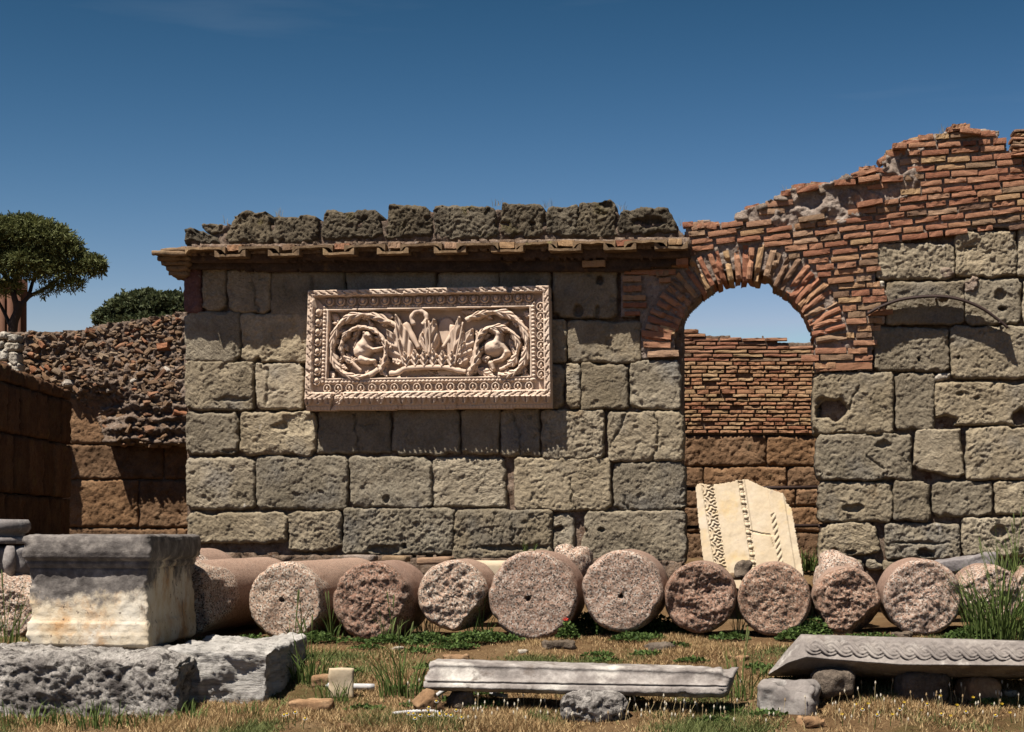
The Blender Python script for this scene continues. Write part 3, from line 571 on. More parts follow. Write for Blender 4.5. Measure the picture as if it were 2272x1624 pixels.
# broken corner of the eave that overhangs to the left
for (x0, x1, y, out, h, d) in [(333, 412, 561, .42, 11, .5), (352, 430, 553, .40, 10, .6), (345, 420, 572, .30, 10, .5), (356, 420, 582, .22, 12, .5), (364, 416, 594, .16, 13, .45), (372, 418, 605, .10, 13, .4), (392, 412, 612, .06, 9, .3)]:
    p = Vector(F1.loc((x0+x1)/2, y, out)); p.y += d/2; obj('roof_tile', mesh('roof_tile', *rock(((x1-x0)*PXM, d, h*PXM), (10, 8, 3), r=.018, amp=.02, f=7, s=int(x0)), M['tile']), eave, p, (0, .06 if x0 < 340 else -.02, 0))
for x0, x1, y in [(1292, 1342, 584), (1500, 1526, 580)]:
    p = Vector(F1.loc((x0+x1)/2, y, .17)); p.y += .1; put_brick(bricks, eave, p, (x1-x0)*PXM, .2, 15*PXM, 0, r)

# ------------------------------------------------------------------ iron hood over the blocked niche
z7 = lambda x, y: (1704+x/4, 610.2+y/4)
arc = cat([z7(880, 345), z7(1000, 282), z7(1200, 215), z7(1480, 190), z7(1700, 217), z7(1900, 297), z7(2060, 410), z7(2130, 470)], 6)
hood = F1.thing('iron_hood', 'thin curved iron rain hood pinned over the tufa blocks right of the arch', 'hood')
va = []
for x, y in arc:
    a = F1.loc(x, y, .17); b = F1.loc(x, y, .055)
    va += [a, b+np.array([0, 0, -.0]), b+np.array([0, 0, .022]), a+np.array([0, 0, .022])]
n = len(arc); fs = []
for i in range(n-1):
    for k in range(4): fs.append([i*4+k, i*4+(k+1) % 4, i*4+4+(k+1) % 4, i*4+4+k])
obj('sheet', mesh('sheet', va, fs+[[0, 1, 2, 3], [n*4-1, n*4-2, n*4-3, n*4-4]], M['iron'], False), hood)
v, f = tube(F1.loc(arc[:, 0], arc[:, 1], .175), .017, 8); obj('bar', mesh('bar', v, f, M['iron']), hood)
for x, y in (z7(985, 295), z7(1490, 200), z7(2055, 415)):
    v, f = tube([F1.loc(x, y+2, .19), F1.loc(x, y+2, -.05)], .014, 6); obj('bracket', mesh('bracket', v, f, M['iron']), hood)

# ------------------------------------------------------------------ the wall behind: thin bricks and rubble over brown tufa
F2 = WF(28.2, 1.2); P2 = 28.2/FD
bw = F2.thing('back_wall', 'long wall behind the tufa ruin, rubble and thin bricks over brown tufa blocks', 'ruined wall')
door_top = [(1440, 715), (1505, 731), (1543, 731), (1545, 737), (1551, 742), (1613, 744), (1614, 748), (1725, 748), (1726, 759), (1810, 760), (1870, 762)]
brickwork = core('brickwork', bw, F2, door_top+[(1870, 966), (1440, 966)], 5, -.035, .7, M['mortar_dark'], .018, 21, True, 12)
tb = bvar(M['brick_pale'], 'brick'); tb2 = bvar(M['brick'], 'brick'); r = random.Random(15)
y = 735.; row = 0
while y < 963:
    x = 1478-r.uniform(0, 25)
    while x < 1836:
        red = y < 805; w = r.uniform(38, 72) if red else r.uniform(22, 38)
        x1 = x+w; xc = (x+x1)/2
        yt = np.interp(xc, [p[0] for p in door_top], [p[1] for p in door_top])
        if y > yt+3 and r.random() > (.05 if not red else .03) and xc < 1836:
            p = Vector(F2.loc(xc, y+r.uniform(-.6, .6), r.uniform(.0, .03))); p.y += .05
            put_brick(tb2 if red else tb, brickwork, p, w*P2, .14, (r.uniform(5.4, 6.6) if row != 15 else 9)*P2, r.uniform(-.015, .015), r)
        x = x1+r.uniform(2.5, 5)
    y += 8.9; row += 1
TB = [(-30, 986, 120, 1064), (122, 880, 300, 985), (122, 986, 360, 1063), (362, 986, 470, 1063), (60, 1065, 306, 1170), (308, 1065, 470, 1170), (100, 1172, 392, 1260), (394, 1172, 470, 1260), (1440, 966, 1700, 1034), (1702, 968, 1850, 1033), (1440, 1036, 1560, 1084), (1562, 1036, 1745, 1084), (1747, 1036, 1850, 1082), (1440, 1086, 1640, 1124), (1642, 1086, 1765, 1124), (1767, 1084, 1850, 1122), (1440, 1126, 1700, 1180), (1702, 1126, 1850, 1180), (1440, 1182, 1850, 1260)]
for i, b in enumerate(TB): block(F2, bw, M['tufa_brown'], *b, out=0, depth=.5, res=3.4, amp=.035, edge=.03, rr=.04, seed=400+i, jit=1.5, wav=.01)
core('mortar', bw, F2, [(-40, 780), (200, 800), (480, 890), (480, 1262), (-40, 1262)], 9, -.07, .5, M['mortar_dark'], .02, 22, True)
core('mortar', bw, F2, [(1430, 960), (1860, 960), (1860, 1262), (1430, 1262)], 9, -.07, .5, M['mortar_dark'], .02, 23, True)
core('mortar', bw, F2, [(455, 700), (700, 690), (1000, 716), (1300, 706), (1450, 716), (1450, 1262), (455, 1262)], 12, -.03, .6, M['mortar_dark'], .06, 26, True)
core('mortar', bw, F2, [(1862, 762), (2100, 740), (2500, 760), (2700, 770), (2700, 1262), (1862, 1262)], 12, -.03, .6, M['mortar_dark'], .06, 27, True)
rt = [(-60, 735), (48, 739), (75, 735), (110, 738), (165, 735), (190, 735), (215, 724), (245, 718), (280, 715), (330, 708), (345, 703), (362, 705), (405, 693), (470, 690)]
rpoly = rt+[(470, 992), (300, 990), (252, 988), (244, 962), (205, 915), (184, 892), (172, 872), (150, 860), (-60, 860)]
def rub_out(X, Y):                                     # how far the rubble core bulges in front of the tufa
    b = .10+.26*sm((X-150)/120)*sm((Y-735)/160)
    b = b-.32*sm(1.3-np.hypot((X-238)/62, (Y-905)/48))                            # the hollow torn out of it
    return b-.12*sm((Y-985)/8)
rub = core('rubble_core', bw, F2, rpoly, 3.4, .0, .9, M['mortar_dark'], .12, 24, True, 9, None, lambda X, Y, p: rub_out(X, Y)+.05*np.sin(p[..., 2]*34+3*vn(p*2, 4))*sm((Y-870)/40))
RS = []
for i in range(10):
    v, f = rock((1, .8, r.uniform(.45, .75)), (3, 3, 3), r=.2 if i % 2 else .05, amp=.12, f=2, s=500+i, o=2); RS.append((v, f))
rms = [mesh('rubble_stone', v, f, M['rubble'], False) for v, f in RS]
spots = []; 
while len(spots) < 1800:
    px, py = r.uniform(-20, 404), r.uniform(695, 990)
    if not pip(np.array([px]), np.array([py-3]), rpoly)[0]: continue
    if py > 880 and r.random() < .6: continue
    s_ = min(.24, max(.05, r.lognormvariate(-2.75, .42))); spots.append((s_, px, py))
spots.sort(reverse=True); sv = MB(); cnt = 0
vis = lambda px, py: py < 795+.36*px+10 or px > 150
kept = []
for s_, px, py in spots:
    rad = s_/P2*.55
    if all(math.hypot(px-a, (py-b)*1.6) > (rad+c)*.62 for a, b, c in kept): kept.append((px, py, rad))
    else: continue
    out = float(rub_out(np.array(px), np.array(py)))+r.uniform(-.045, .04); p = Vector(F2.loc(px, py, out))
    rot = (r.uniform(-.6, .6), r.gauss(0, .5), r.uniform(-.8, .8)); sc = (s_*r.uniform(.9, 1.35), s_, s_*r.uniform(.6, 1.0))
    if cnt < 295 and vis(px, py) and px > -5: obj('rubble_stone', r.choice(rms), rub, p, rot, sc); cnt += 1
    else:
        v, f = r.choice(RS); mtx = Matrix.Translation(p) @ Matrix.Rotation(rot[1], 4, 'Y') @ Matrix.Rotation(rot[0], 4, 'X') @ Matrix.Diagonal((*sc, 1)); sv.add(xf(v, mtx), f)
tag(sv.build('rubble_stone', M['rubble'], rub, False), kind='stuff')

# ------------------------------------------------------------------ dark side wall, pale masonry corner
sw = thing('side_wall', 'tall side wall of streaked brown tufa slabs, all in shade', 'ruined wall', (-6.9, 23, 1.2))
class SF:                                              # frame whose local x runs away from the camera along the side wall's face
    D = 25.5; zb = 0
    def loc(s, y, z, out=0):
        y, z, out = np.broadcast_arrays(np.asarray(y, float), np.asarray(z, float), np.asarray(out, float)); return np.stack([y/1000, -out, -z/1000], -1)
x0, x1 = (155-CX)/FD*27.7, (0-CX)/FD*23.6; ang = math.atan2(27.7-20, x0-(x1-.1))
sfo = obj('masonry', None, sw, (x1-.1+6.9, -3, 0), (0, 0, ang)); SFF = SF(); SFF.D = FD/1000.
sfo_l = (27.8-20)/math.sin(ang)*1000
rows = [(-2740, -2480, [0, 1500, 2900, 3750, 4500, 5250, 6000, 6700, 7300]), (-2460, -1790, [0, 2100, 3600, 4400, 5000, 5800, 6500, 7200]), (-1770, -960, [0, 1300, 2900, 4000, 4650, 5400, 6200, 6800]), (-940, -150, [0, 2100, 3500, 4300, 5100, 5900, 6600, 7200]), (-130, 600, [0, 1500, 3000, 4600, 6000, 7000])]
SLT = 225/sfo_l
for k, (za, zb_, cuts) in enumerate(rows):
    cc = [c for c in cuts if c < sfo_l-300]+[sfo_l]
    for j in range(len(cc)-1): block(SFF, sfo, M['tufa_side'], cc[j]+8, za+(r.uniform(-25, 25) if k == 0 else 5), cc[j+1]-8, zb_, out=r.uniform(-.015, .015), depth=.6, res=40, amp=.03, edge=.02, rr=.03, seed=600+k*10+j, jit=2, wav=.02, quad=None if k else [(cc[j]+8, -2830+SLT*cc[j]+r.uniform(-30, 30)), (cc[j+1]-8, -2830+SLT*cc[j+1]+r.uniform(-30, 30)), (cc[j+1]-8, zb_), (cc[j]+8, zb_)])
pb = thing('pale_masonry', 'broken corner of pale squared stone behind the dark side wall', 'masonry', (0, 27.2, 1.2), -A); F3 = WF(27.2, 1.2)
for i, (a, b, c, d) in enumerate([(-60, 738, 14, 752), (16, 739, 38, 756), (-60, 754, 6, 772), (8, 758, 38, 778), (-60, 774, 18, 800), (20, 780, 39, 812), (-60, 802, 38, 860)]): block(F3, pb, M['pale_stone'], a, b, c, d, seed=700+i, depth=.25, amp=.03, res=2.5)

# ------------------------------------------------------------------ far things: tower, stone pine, evergreen
tw = thing('ochre_building', 'ochre building with round wall shafts behind the pine trunk', 'building', ((8-CX)/FD*200, 200, 1.2), .27)
Zt = lambda y, d: (HY-y)/FD*d+CZ-1.2
k = 200/FD
v, f = rock((100*k, 10, Zt(640, 200)), (2, 2, 2), r=.05, amp=0); v[:, 2] += Zt(640, 200)/2; obj('wall', mesh('wall', v, f, M['tower'], False), tw, (0, 6, 0))
for x in (-40, -22, -4, 14, 30):
    v, f = tube([(x*k, .6, 0), (x*k, .6, Zt(650, 200))], 7*k, 10); obj('shaft', mesh('shaft', v, f, M['tower']), tw)
v, f = rock((104*k, 11, 1.2), (2, 2, 2), r=.05, amp=0); v[:, 2] += Zt(640, 200)+.6; obj('cornice', mesh('cornice', v, f, M['tower'], False), tw, (0, 6, 0))
def crown(parent, name, lobes, d, base, leaf, dens, cols, seed, flat=1., needle=False):
    rg = np.random.default_rng(seed); V = []; C = []
    for (px, py, rx, ry) in lobes:
        n = int(dens*rx*ry*(.5 if needle and py > 596 else 1)); c = P(px, py, d)-base; R = np.array([rx, rx*flat, ry])*d/FD
        u = rg.normal(size=(n, 3)); u /= np.linalg.norm(u, axis=1, keepdims=True); rad = rg.random((n, 1))**.35
        clump = fbm(u*2.2+px*.1, 2.6, 3, seed+int(px)); 
        keep = clump[:, None] > (.02 if needle else .0)+.0*rad; p = c+u*R*rad*(1+(.34 if needle else .5)*clump[:, None]); kk = keep[:, 0] & (rg.random(n) < np.where(u[:, 2] < -.1, .35, 1.))
        p = p[kk]; uu = u[kk]; m = len(p)
        a = rg.normal(size=(m, 3)); a += uu*1.2; a /= np.linalg.norm(a, axis=1, keepdims=True); b = np.cross(a, rg.normal(size=(m, 3))); b /= np.linalg.norm(b, axis=1, keepdims=True)
        L_ = leaf*rg.uniform(.6, 1.4, (m, 1)); w = L_*(.11 if needle else .4)
        V.append(np.stack([p-b*w, p+b*w, p+a*L_+b*w*.3, p+a*L_-b*w*.3] if not needle else [p-b*w, p+b*w, p+a*L_+b*w, p+a*L_-b*w], 1).reshape(-1, 3))
        t = rg.random((m, 1)); C.append(np.repeat(np.array(cols[0])*(1-t)+np.array(cols[1])*t, 4, 0))
    V = np.concatenate(V); f = np.arange(len(V)).reshape(-1, 4)
    return obj(name, mesh(name, V, f, M['leaf'], False, col=np.concatenate(C)), parent)
dp = 130.; b0 = np.array([(36-CX)/FD*dp, dp, 1.2])
pine = thing('stone_pine', 'tall umbrella pine with dark spreading crown at left', 'tree', b0)
pl = [(-70, 545, 85, 55), (-10, 525, 70, 42), (45, 522, 60, 40), (95, 535, 62, 42), (140, 562, 44, 40), (205, 588, 28, 22), (180, 602, 30, 20), (60, 585, 66, 32), (120, 605, 50, 26), (0, 600, 60, 34), (160, 632, 26, 15), (94, 652, 12, 9), (120, 640, 18, 10), (-80, 610, 60, 40), (10, 640, 40, 16), (226, 600, 9, 14), (60, 500, 40, 20), (-20, 500, 40, 18)]
crown(pine, 'crown', pl, dp, b0, .26, 9., [(.04, .05, .017), (.13, .137, .05)], 31, .9, True)
def limb(parent, pts, r0, r1, d, base, mat='bark', name='branch'):
    p = cat([P(x, y, d+dd)-base for x, y, dd in pts], 5); v, f = tube(p, np.linspace(r0, r1, len(p))*d/FD, 8); return obj(name, mesh(name, v, f, M[mat]), parent)
limb(pine, [(22, 1190, 0), (24, 900, 0), (28, 735, 0), (38, 695, 0), (44, 668, 0)], 13, 9, dp, b0, name='trunk')
limb(pine, [(42, 690, 0), (30, 650, 0), (36, 610, 2), (60, 560, 3)], 8, 3, dp, b0); limb(pine, [(40, 692, 0), (62, 660, 0), (100, 640, 1), (150, 605, 2), (185, 590, 2)], 6, 1.5, dp, b0)
limb(pine, [(64, 655, 0), (80, 610, 3), (120, 565, 4)], 5, 2, dp, b0); limb(pine, [(34, 640, 0), (0, 600, 3), (-50, 570, 3)], 6, 2, dp, b0); limb(pine, [(26, 730, 0), (8, 690, 3), (-20, 640, 3)], 5, 3, dp, b0); limb(pine, [(100, 640, 1), (120, 625, 2), (160, 625, 2)], 3, 1, dp, b0)
dO = 70.; b1 = np.array([(310-CX)/FD*dO, dO, 1.2])
oak = thing('evergreen_oak', 'rounded evergreen tree rising behind the rubble wall', 'tree', b1)
crown(oak, 'crown', [(262, 690, 20, 14), (225, 700, 14, 10), (330, 655, 16, 12), (350, 664, 14, 12), (290, 664, 14, 10), (385, 660, 18, 12), (300, 690, 52, 36), (345, 684, 46, 30), (250, 705, 36, 22), (395, 690, 40, 36), (318, 664, 20, 17), (280, 672, 18, 14), (370, 668, 22, 14), (440, 690, 40, 30), (228, 714, 16, 10), (335, 730, 90, 30)], dO, b1, .12, 9., [(.025, .035, .016), (.085, .095, .042)], 33, .9)
limb(oak, [(310, 1180, 0), (312, 900, 0), (308, 720, 0)], 9, 5, dO, b1, name='trunk')

# ------------------------------------------------------------------ carved marble relief on the wall (coordinates measured on an enlarged crop, z3)
def z3(x, y): return 665.6+np.asarray(x, float)/4, 610.2+np.asarray(y, float)/4
RO3 = F1.loc(*z3(1145, 620), 0)
rel = thing('marble_relief', 'big carved pink marble relief with scrolls and animals hung on tufa wall', 'relief', (0, 21, 1.2), -A)
def m3(x, y, h):
    px, py = z3(x, y); p = F1.loc(px, py, .16); p[..., 1] = -(.02+h*1.12); return p
def UV(x, y):
    xl, xr = 85-30*(y-145)/955, 2215+17*(y-100)/975; yt, yb = 145-45*(x-85)/2130, 1100-25*(x-55)/2177
    return (x-xl)/(xr-xl)*2150, (y-yt)/(yb-yt)*975
RCR = [[(508, 360), (520, 240), (530, 130)], [(440, 780), (400, 880), (340, 990), (270, 1180)], [(1760, 890), (1730, 960), (1690, 1090)], [(1410, 930), (1395, 1010), (1390, 1190)], [(1152, 110), (1150, 180)], [(900, 1030), (905, 1190)]]
def relief_h(x, y):
    U, V = UV(x, y); d4 = np.stack([U, 2150-U, V, 975-V]); k = d4.min(0); horiz = d4.argmin(0) >= 2; al = np.where(horiz, U, V)
    h = np.interp(k, [-5, 2, 46, 50, 58, 62, 124, 130, 164, 168, 182, 188], [.17, .20, .20, .185, .185, .125, .13, .14, .14, .155, .155, .0])
    topb = (d4.argmin(0) == 2); h = np.where(topb & (k > 56) & (k < 166), h-.055, h-.02*((k > 60) & (k < 126)))
    bead = np.maximum(0, 1-((k-147)/15)**2-(((al+9) % 34-17)/15)**2); h = h+.026*np.sqrt(bead)
    p = ((al-20)/69) % 1; q = (k-8)/34                          # running-dog scroll cut into the border
    inb = (k > 6) & (k < 44)
    h = h-.020*np.where(inb, sm(1.6-9*np.abs(q-.12-.75*sm(p*1.3))), 0)-.022*np.where(inb, sm(1.5-np.hypot((p-.42)*2.0, q-.62)*6.5), 0)
    t = np.clip((V-975)/95, 0, 1)                               # lower moulding, leaning back, with a leaf frieze
    lf = ((x-30)/92) % 1-.5; leaf = np.where(np.abs(lf) < .42*np.sqrt(np.clip(1-(t/.62)**2, 0, 1)), .045, 0)*(1-.75*sm(1.6-np.abs(lf)*14)*(t < .5)); tooth = np.where((t > .74) & ((np.abs(((x/30) % 1)-.5)) < .32), .014, 0)
    h = np.where(V > 975, .185-.015*sm((V-975)/6)-.07*t+leaf+tooth, h)
    for c in RCR: h = h-.03*sm(1.5-pdist(x+5*vn(st(x*.03, y*.03, 0)), y, c)/3.2)
    h = np.where(pip(x, y, [(1842, 90), (1836, 128), (1850, 162), (1882, 160), (1900, 90)]), .10+.01*vn(st(x*.05, y*.05, 1)), h)
    h = np.where(pip(x, y, [(262, 1200), (300, 1040), (345, 990), (400, 1040), (388, 1100), (300, 1150), (268, 1200)]), h-.035+.02*vn(st(x*.04, y*.04, 1)), h)
    h = np.where(pip(x, y, [(430, 170), (525, 175), (525, 205), (410, 190)]), h-.02, h)
    return h-.010*sm((fbm(st(x*.004, y*.004, 2), 3, 3, 7)-.25)*4)*(k < 60)+.003*fbm(st(x*.02, y*.02, 3), 1, 3, 8)
slab('panel', M['relief'], rel, np.arange(48, 2246, 6.), np.arange(90, 1204, 6.), lambda x, y: (UV(x, y)[0] > 0) & (UV(x, y)[0] < 2150) & (UV(x, y)[1] > 0) & (y < 1200-25*(x-55)/2177),
     lambda x, y: m3(x, y, relief_h(x, y)), lambda b: 0*b[:, 1]+.06)
def bump_mesh(name, pts, R, res, fn):
    xs = np.arange(-R, R+res, res); X, Y = np.meshgrid(xs, xs); H = fn(X, Y); K = H > 0
    v = st(X*.00133, -H, -Y*.00133).reshape(-1, 3); F = grid_faces(len(xs), len(xs))[:, ::-1]; kk = K.ravel(); F = F[kk[F].sum(1) > 0]
    u = np.unique(F); mp = np.full(len(v), -1); mp[u] = np.arange(len(u)); v[:, 1] = np.minimum(v[:, 1], .012); return mesh(name, v[u], mp[F], M['relief'])
def egg(X, Y):
    e = np.sqrt(np.maximum(0, 1-(X/24)**2-((Y)/30)**2)); d = np.hypot(X/37, (Y+2)/40); ring = np.sqrt(np.maximum(0, 1-((d-.93)/.16)**2))*np.where(Y < -26, 0, 1); s_ = np.maximum(0, np.sqrt(np.maximum(0, 1-(X/8)**2-((Y-2)/14)**2)))
    return np.maximum(.062*e+.012*s_, .045*ring)
eggm = bump_mesh('egg', None, 48, 5, egg)
def egg2(X, Y):
    d = np.hypot(X/36, (Y+2)/42); ring = np.sqrt(np.maximum(0, 1-((d-.85)/.17)**2)); e = np.sqrt(np.maximum(0, 1-(X/11)**2-((Y+4)/22)**2)); c = np.sqrt(np.maximum(0, 1-((np.abs(X)-13)/8)**2-((Y-22)/9)**2)); return np.maximum(.035*ring, np.maximum(.045*e, .04*c))
egg2m = bump_mesh('egg', None, 48, 4, egg2)
def put3(m, x, y, h, rot, name): 
    o = obj(name, m, rel, Vector(m3(x, y, h)), (0, rot, 0)); return o
for i in range(19): x = 262+i*98.4; put3(eggm, x, 234-.0211*(x-262), .105, 0, 'egg')
for i in range(19): x = 245+i*99.5; put3(egg2m, x, 1012-.012*(x-245), .13, 0, 'egg')
for i in range(8): put3(eggm, 164-i*1.6, 332+i*87, .125, -math.pi/2*0+.1, 'egg')
for i in range(8): put3(egg2m, 2136+i*1.2, 285+i*86, .128, 0, 'egg')
def hf(name, x0, y0, x1, y1, res, fn, base=.012):
    X, Y = np.meshgrid(np.arange(x0, x1, res), np.arange(y0, y1, res)); H = fn(X, Y); K = H > .004
    v = m3(X, Y, np.where(K, base+H, base-.015)).reshape(-1, 3); F = grid_faces(X.shape[1], X.shape[0])[:, ::-1]; F = F[K.ravel()[F].sum(1) > 0]
    if not len(F): return None
    u = np.unique(F); mp = np.full(len(v), -1); mp[u] = np.arange(len(u)); return obj(name, mesh(name, v[u], mp[F], M['relief']), rel)
def leaf3(bx, by, tx, ty, W, lob, h0, h1, bend=0., curl=.03):
    Ln = math.hypot(tx-bx, ty-by); ux, uy = (tx-bx)/Ln, (ty-by)/Ln; R = W*1.4+abs(bend)
    def fn(X, Y):
        a = ((X-bx)*ux+(Y-by)*uy)/Ln; w = -(X-bx)*uy+(Y-by)*ux-bend*np.sin(np.clip(a, 0, 1)*math.pi)
        pr = W*np.sin(math.pi*np.clip(a*.93+.07, 0, 1)**.8)*(.74+.26*np.abs(np.cos(math.pi*lob*a+.4)))
        ins = np.where((a > -.02) & (a < 1), pr-np.abs(w), -1)
        vein = .010*np.cos(2*math.pi*(np.abs(w)/W*1.6-a*lob))+.014*np.exp(-(w/7)**2)
        return np.where(ins > 0, (h0+(h1-h0)*a+curl*sm((a-.75)*4)+vein*.9-.022*(np.abs(w)/W)**2)*sm(ins/9+.25), 0)
    hf('acanthus_leaf', min(bx, tx)-R, min(by, ty)-R, max(bx, tx)+R, max(by, ty)+R, 5, fn)
VN = []
def vine(pts, r0, r1, h0, h1, name='vine_scroll'):
    c = cat([(x, y, 0) for x, y in pts], 7); n = len(c); rr = np.linspace(r0, r1, n)*(1+.12*np.sin(np.arange(n)*.9)); hh = np.linspace(h0, h1, n)
    VN.append((c, rr, hh)); q = m3(c[:, 0], c[:, 1], .03+hh-rr*.00133*.3); v, f = tube(q, rr*.00133, 9); obj(name, mesh(name, v, f, M['relief']), rel)
vine([(850, 445), (740, 392), (640, 362), (510, 350), (400, 395), (325, 480), (292, 590), (290, 690), (318, 790), (385, 872), (480, 908), (600, 895), (695, 840)], 22, 25, .09, .11)
vine([(715, 850), (752, 770), (762, 660), (738, 570), (670, 500), (590, 468), (500, 470), (420, 510), (378, 580), (365, 660), (395, 730), (450, 770), (540, 850)], 21, 15, .11, .08)
vine([(1470, 400), (1560, 355), (1660, 335), (1770, 328), (1880, 365), (1960, 440), (2005, 540), (2014, 660), (1985, 770), (1930, 850), (1850, 890), (1760, 885)], 22, 25, .09, .11)
vine([(1500, 860), (1560, 780), (1562, 680), (1580, 570), (1640, 490), (1720, 462), (1800, 470), (1880, 510), (1930, 590), (1925, 700), (1890, 770), (1830, 810), (1770, 835)], 24, 14, .11, .08)
for a in [(640, 360, 500, 350, 52, 3, .09, .10), (520, 345, 385, 430, 55, 3, .09, .10), (345, 440, 300, 560, 50, 3, .08, .10), (285, 680, 330, 850, 50, 3, .08, .11), (300, 760, 395, 880, 60, 4, .06, .11), (690, 860, 765, 740, 52, 3, .07, .11), (690, 800, 780, 910, 48, 2, .08, .12), (560, 905, 690, 850, 40, 3, .07, .10), (260, 850, 300, 920, 40, 1, .06, .10), (270, 340, 345, 420, 45, 1, .05, .10), (650, 340, 690, 330, 24, 1, .05, .1), (725, 330, 830, 380, 42, 1, .05, .10), (400, 690, 470, 790, 38, 2, .05, .10), (450, 560, 520, 520, 32, 2, .03, .07), (650, 540, 720, 620, 34, 2, .03, .06),
  (1740, 325, 1900, 370, 48, 3, .09, .10), (1880, 360, 1990, 470, 50, 3, .09, .11), (1970, 460, 2000, 600, 44, 3, .08, .1), (2010, 650, 2020, 800, 44, 3, .08, .1), (1990, 780, 1930, 890, 48, 3, .07, .11), (1960, 870, 2040, 900, 36, 1, .06, .11), (1500, 870, 1580, 800, 46, 2, .06, .12), (1560, 830, 1740, 905, 50, 4, .07, .12), (1480, 900, 1540, 820, 40, 1, .06, .12), (1430, 320, 1560, 330, 34, 3, .07, .10), (1980, 320, 2040, 370, 42, 1, .05, .12), (1600, 560, 1690, 520, 36, 2, .05, .09), (1600, 740, 1690, 730, 44, 2, .05, .10), (1850, 560, 1900, 680, 36, 3, .04, .08), (1870, 640, 1930, 720, 40, 1, .05, .1), (1690, 780, 1710, 860, 38, 1, .06, .11), (1620, 620, 1640, 700, 26, 2, .04, .07)]: leaf3(*a)
rl = random.Random(77)
for c, rr, hh in VN[:4]:
    big = rr[0] > 20 and c is not VN[1][0]
    for i in range(3, len(c)-12, 15 if big else 11):
        j = min(len(c)-1, i+(16 if big else 10)); mx, my = c[(i+j)//2][:2]; ex, ey = c[j][:2]-c[i][:2]; l_ = math.hypot(ex, ey); ux, uy = ex/l_, ey/l_
        bd = (mx-(c[i][0]+c[j][0])/2)*-uy+(my-(c[i][1]+c[j][1])/2)*ux
        leaf3(c[i][0], c[i][1], c[j][0], c[j][1], rl.uniform(40, 50) if big else rl.uniform(28, 34), 3 if big else 2, hh[i]+.045, hh[j]+.060, bd, .02)
for c, rr, hh in VN[:4]:
    for i in range(4, len(c)-4, 9):
        tx, ty = c[i+2][:2]-c[i-2][:2]; l_ = math.hypot(tx, ty); tx, ty = tx/l_, ty/l_; sd_ = 1 if (i//9) % 2 else -1; ln = rl.uniform(58, 92)
        bx, by = c[i][0]-ty*sd_*8, c[i][1]+tx*sd_*8
        leaf3(bx, by, bx+(tx*.75-ty*sd_*.7)*ln, by+(ty*.75+tx*sd_*.7)*ln, rl.uniform(27, 38), 2, hh[i]*.8, hh[i]*1.1, 0, .03)
# the calyx: tall leaves and a row of acanthus at its foot, resting on a ledge
for a in [(950, 800, 770, 480, 78, 5, .06, .13), (960, 790, 850, 340, 56, 4, .07, .15), (900, 800, 880, 560, 60, 3, .05, .11), (1340, 800, 1540, 470, 78, 5, .06, .13), (1340, 790, 1420, 360, 56, 4, .07, .15), (1400, 800, 1460, 580, 60, 3, .05, .11), (1140, 720, 1130, 380, 62, 3, .09, .14), (1140, 700, 1195, 380, 46, 2, .09, .15), (1120, 690, 1085, 500, 40, 2, .08, .13), (840, 700, 880, 800, 44, 2, .05, .1), (1400, 690, 1420, 800, 44, 2, .05, .1)]: leaf3(*(a[:4]+(a[4]*1.55, max(2, a[5]-1))+a[6:]))
for i in range(6): x = 945+i*78; leaf3(x, 812, x+(i-2.5)*6, 655-(i % 2)*12+abs(i-2.5)*8, 52, 3, .11, .15, 0, .03)
vine([(920, 800), (880, 640), (850, 430)], 9, 7, .10, .13, 'stem'); vine([(1370, 800), (1410, 620), (1450, 420)], 9, 7, .10, .13, 'stem'); vine([(1130, 700), (1125, 560), (1120, 420)], 8, 6, .13, .15, 'stem'); vine([(1155, 700), (1158, 560), (1150, 410)], 8, 6, .13, .15, 'stem')
vine([(930, 420), (980, 520), (1050, 650)], 34, 20, .05, .07, 'stem'); vine([(1350, 440), (1330, 540), (1265, 640)], 26, 16, .06, .08, 'stem')
vine([(1010, 440), (990, 380), (1020, 330), (1070, 318), (1115, 345), (1125, 400), (1090, 440)], 20, 20, .10, .12, 'ring')
vine([(790, 872), (860, 866), (925, 830), (1000, 822), (1150, 816), (1300, 820), (1390, 842), (1470, 858)], 24, 22, .09, .09, 'ledge')
hf('worn_disc', 1190, 350, 1390, 660, 6, lambda X, Y: .045*sm((1-np.hypot((X-1290)/92, (Y-495)/140))*6)); hf('broken_field', 790, 840, 1480, 935, 6, lambda X, Y: .03*sm((fbm(st(X*.006, Y*.012, 0), 1.5, 4, 3)+.1)*3))
def blobs(name, bl, x0, y0, x1, y1):
    def fn(X, Y):
        H = np.zeros_like(X)
        for (ax, ay, bx, by, r0, r1, h) in bl:
            vx, vy = bx-ax, by-ay; t = np.clip(((X-ax)*vx+(Y-ay)*vy)/(vx*vx+vy*vy+1e-6), 0, 1); d = np.hypot(X-ax-t*vx, Y-ay-t*vy)/(r0+(r1-r0)*t)
            k = h*np.sqrt(np.maximum(0, 1-d*d)); H = np.where(k > 0, (H**6+k**6)**(1/6.), H)
        return H+np.where(H > .02, .005*fbm(st(X*.02, Y*.02, 1), 1, 3, 4), 0)
    hf(name, x0, y0, x1, y1, 4, fn)
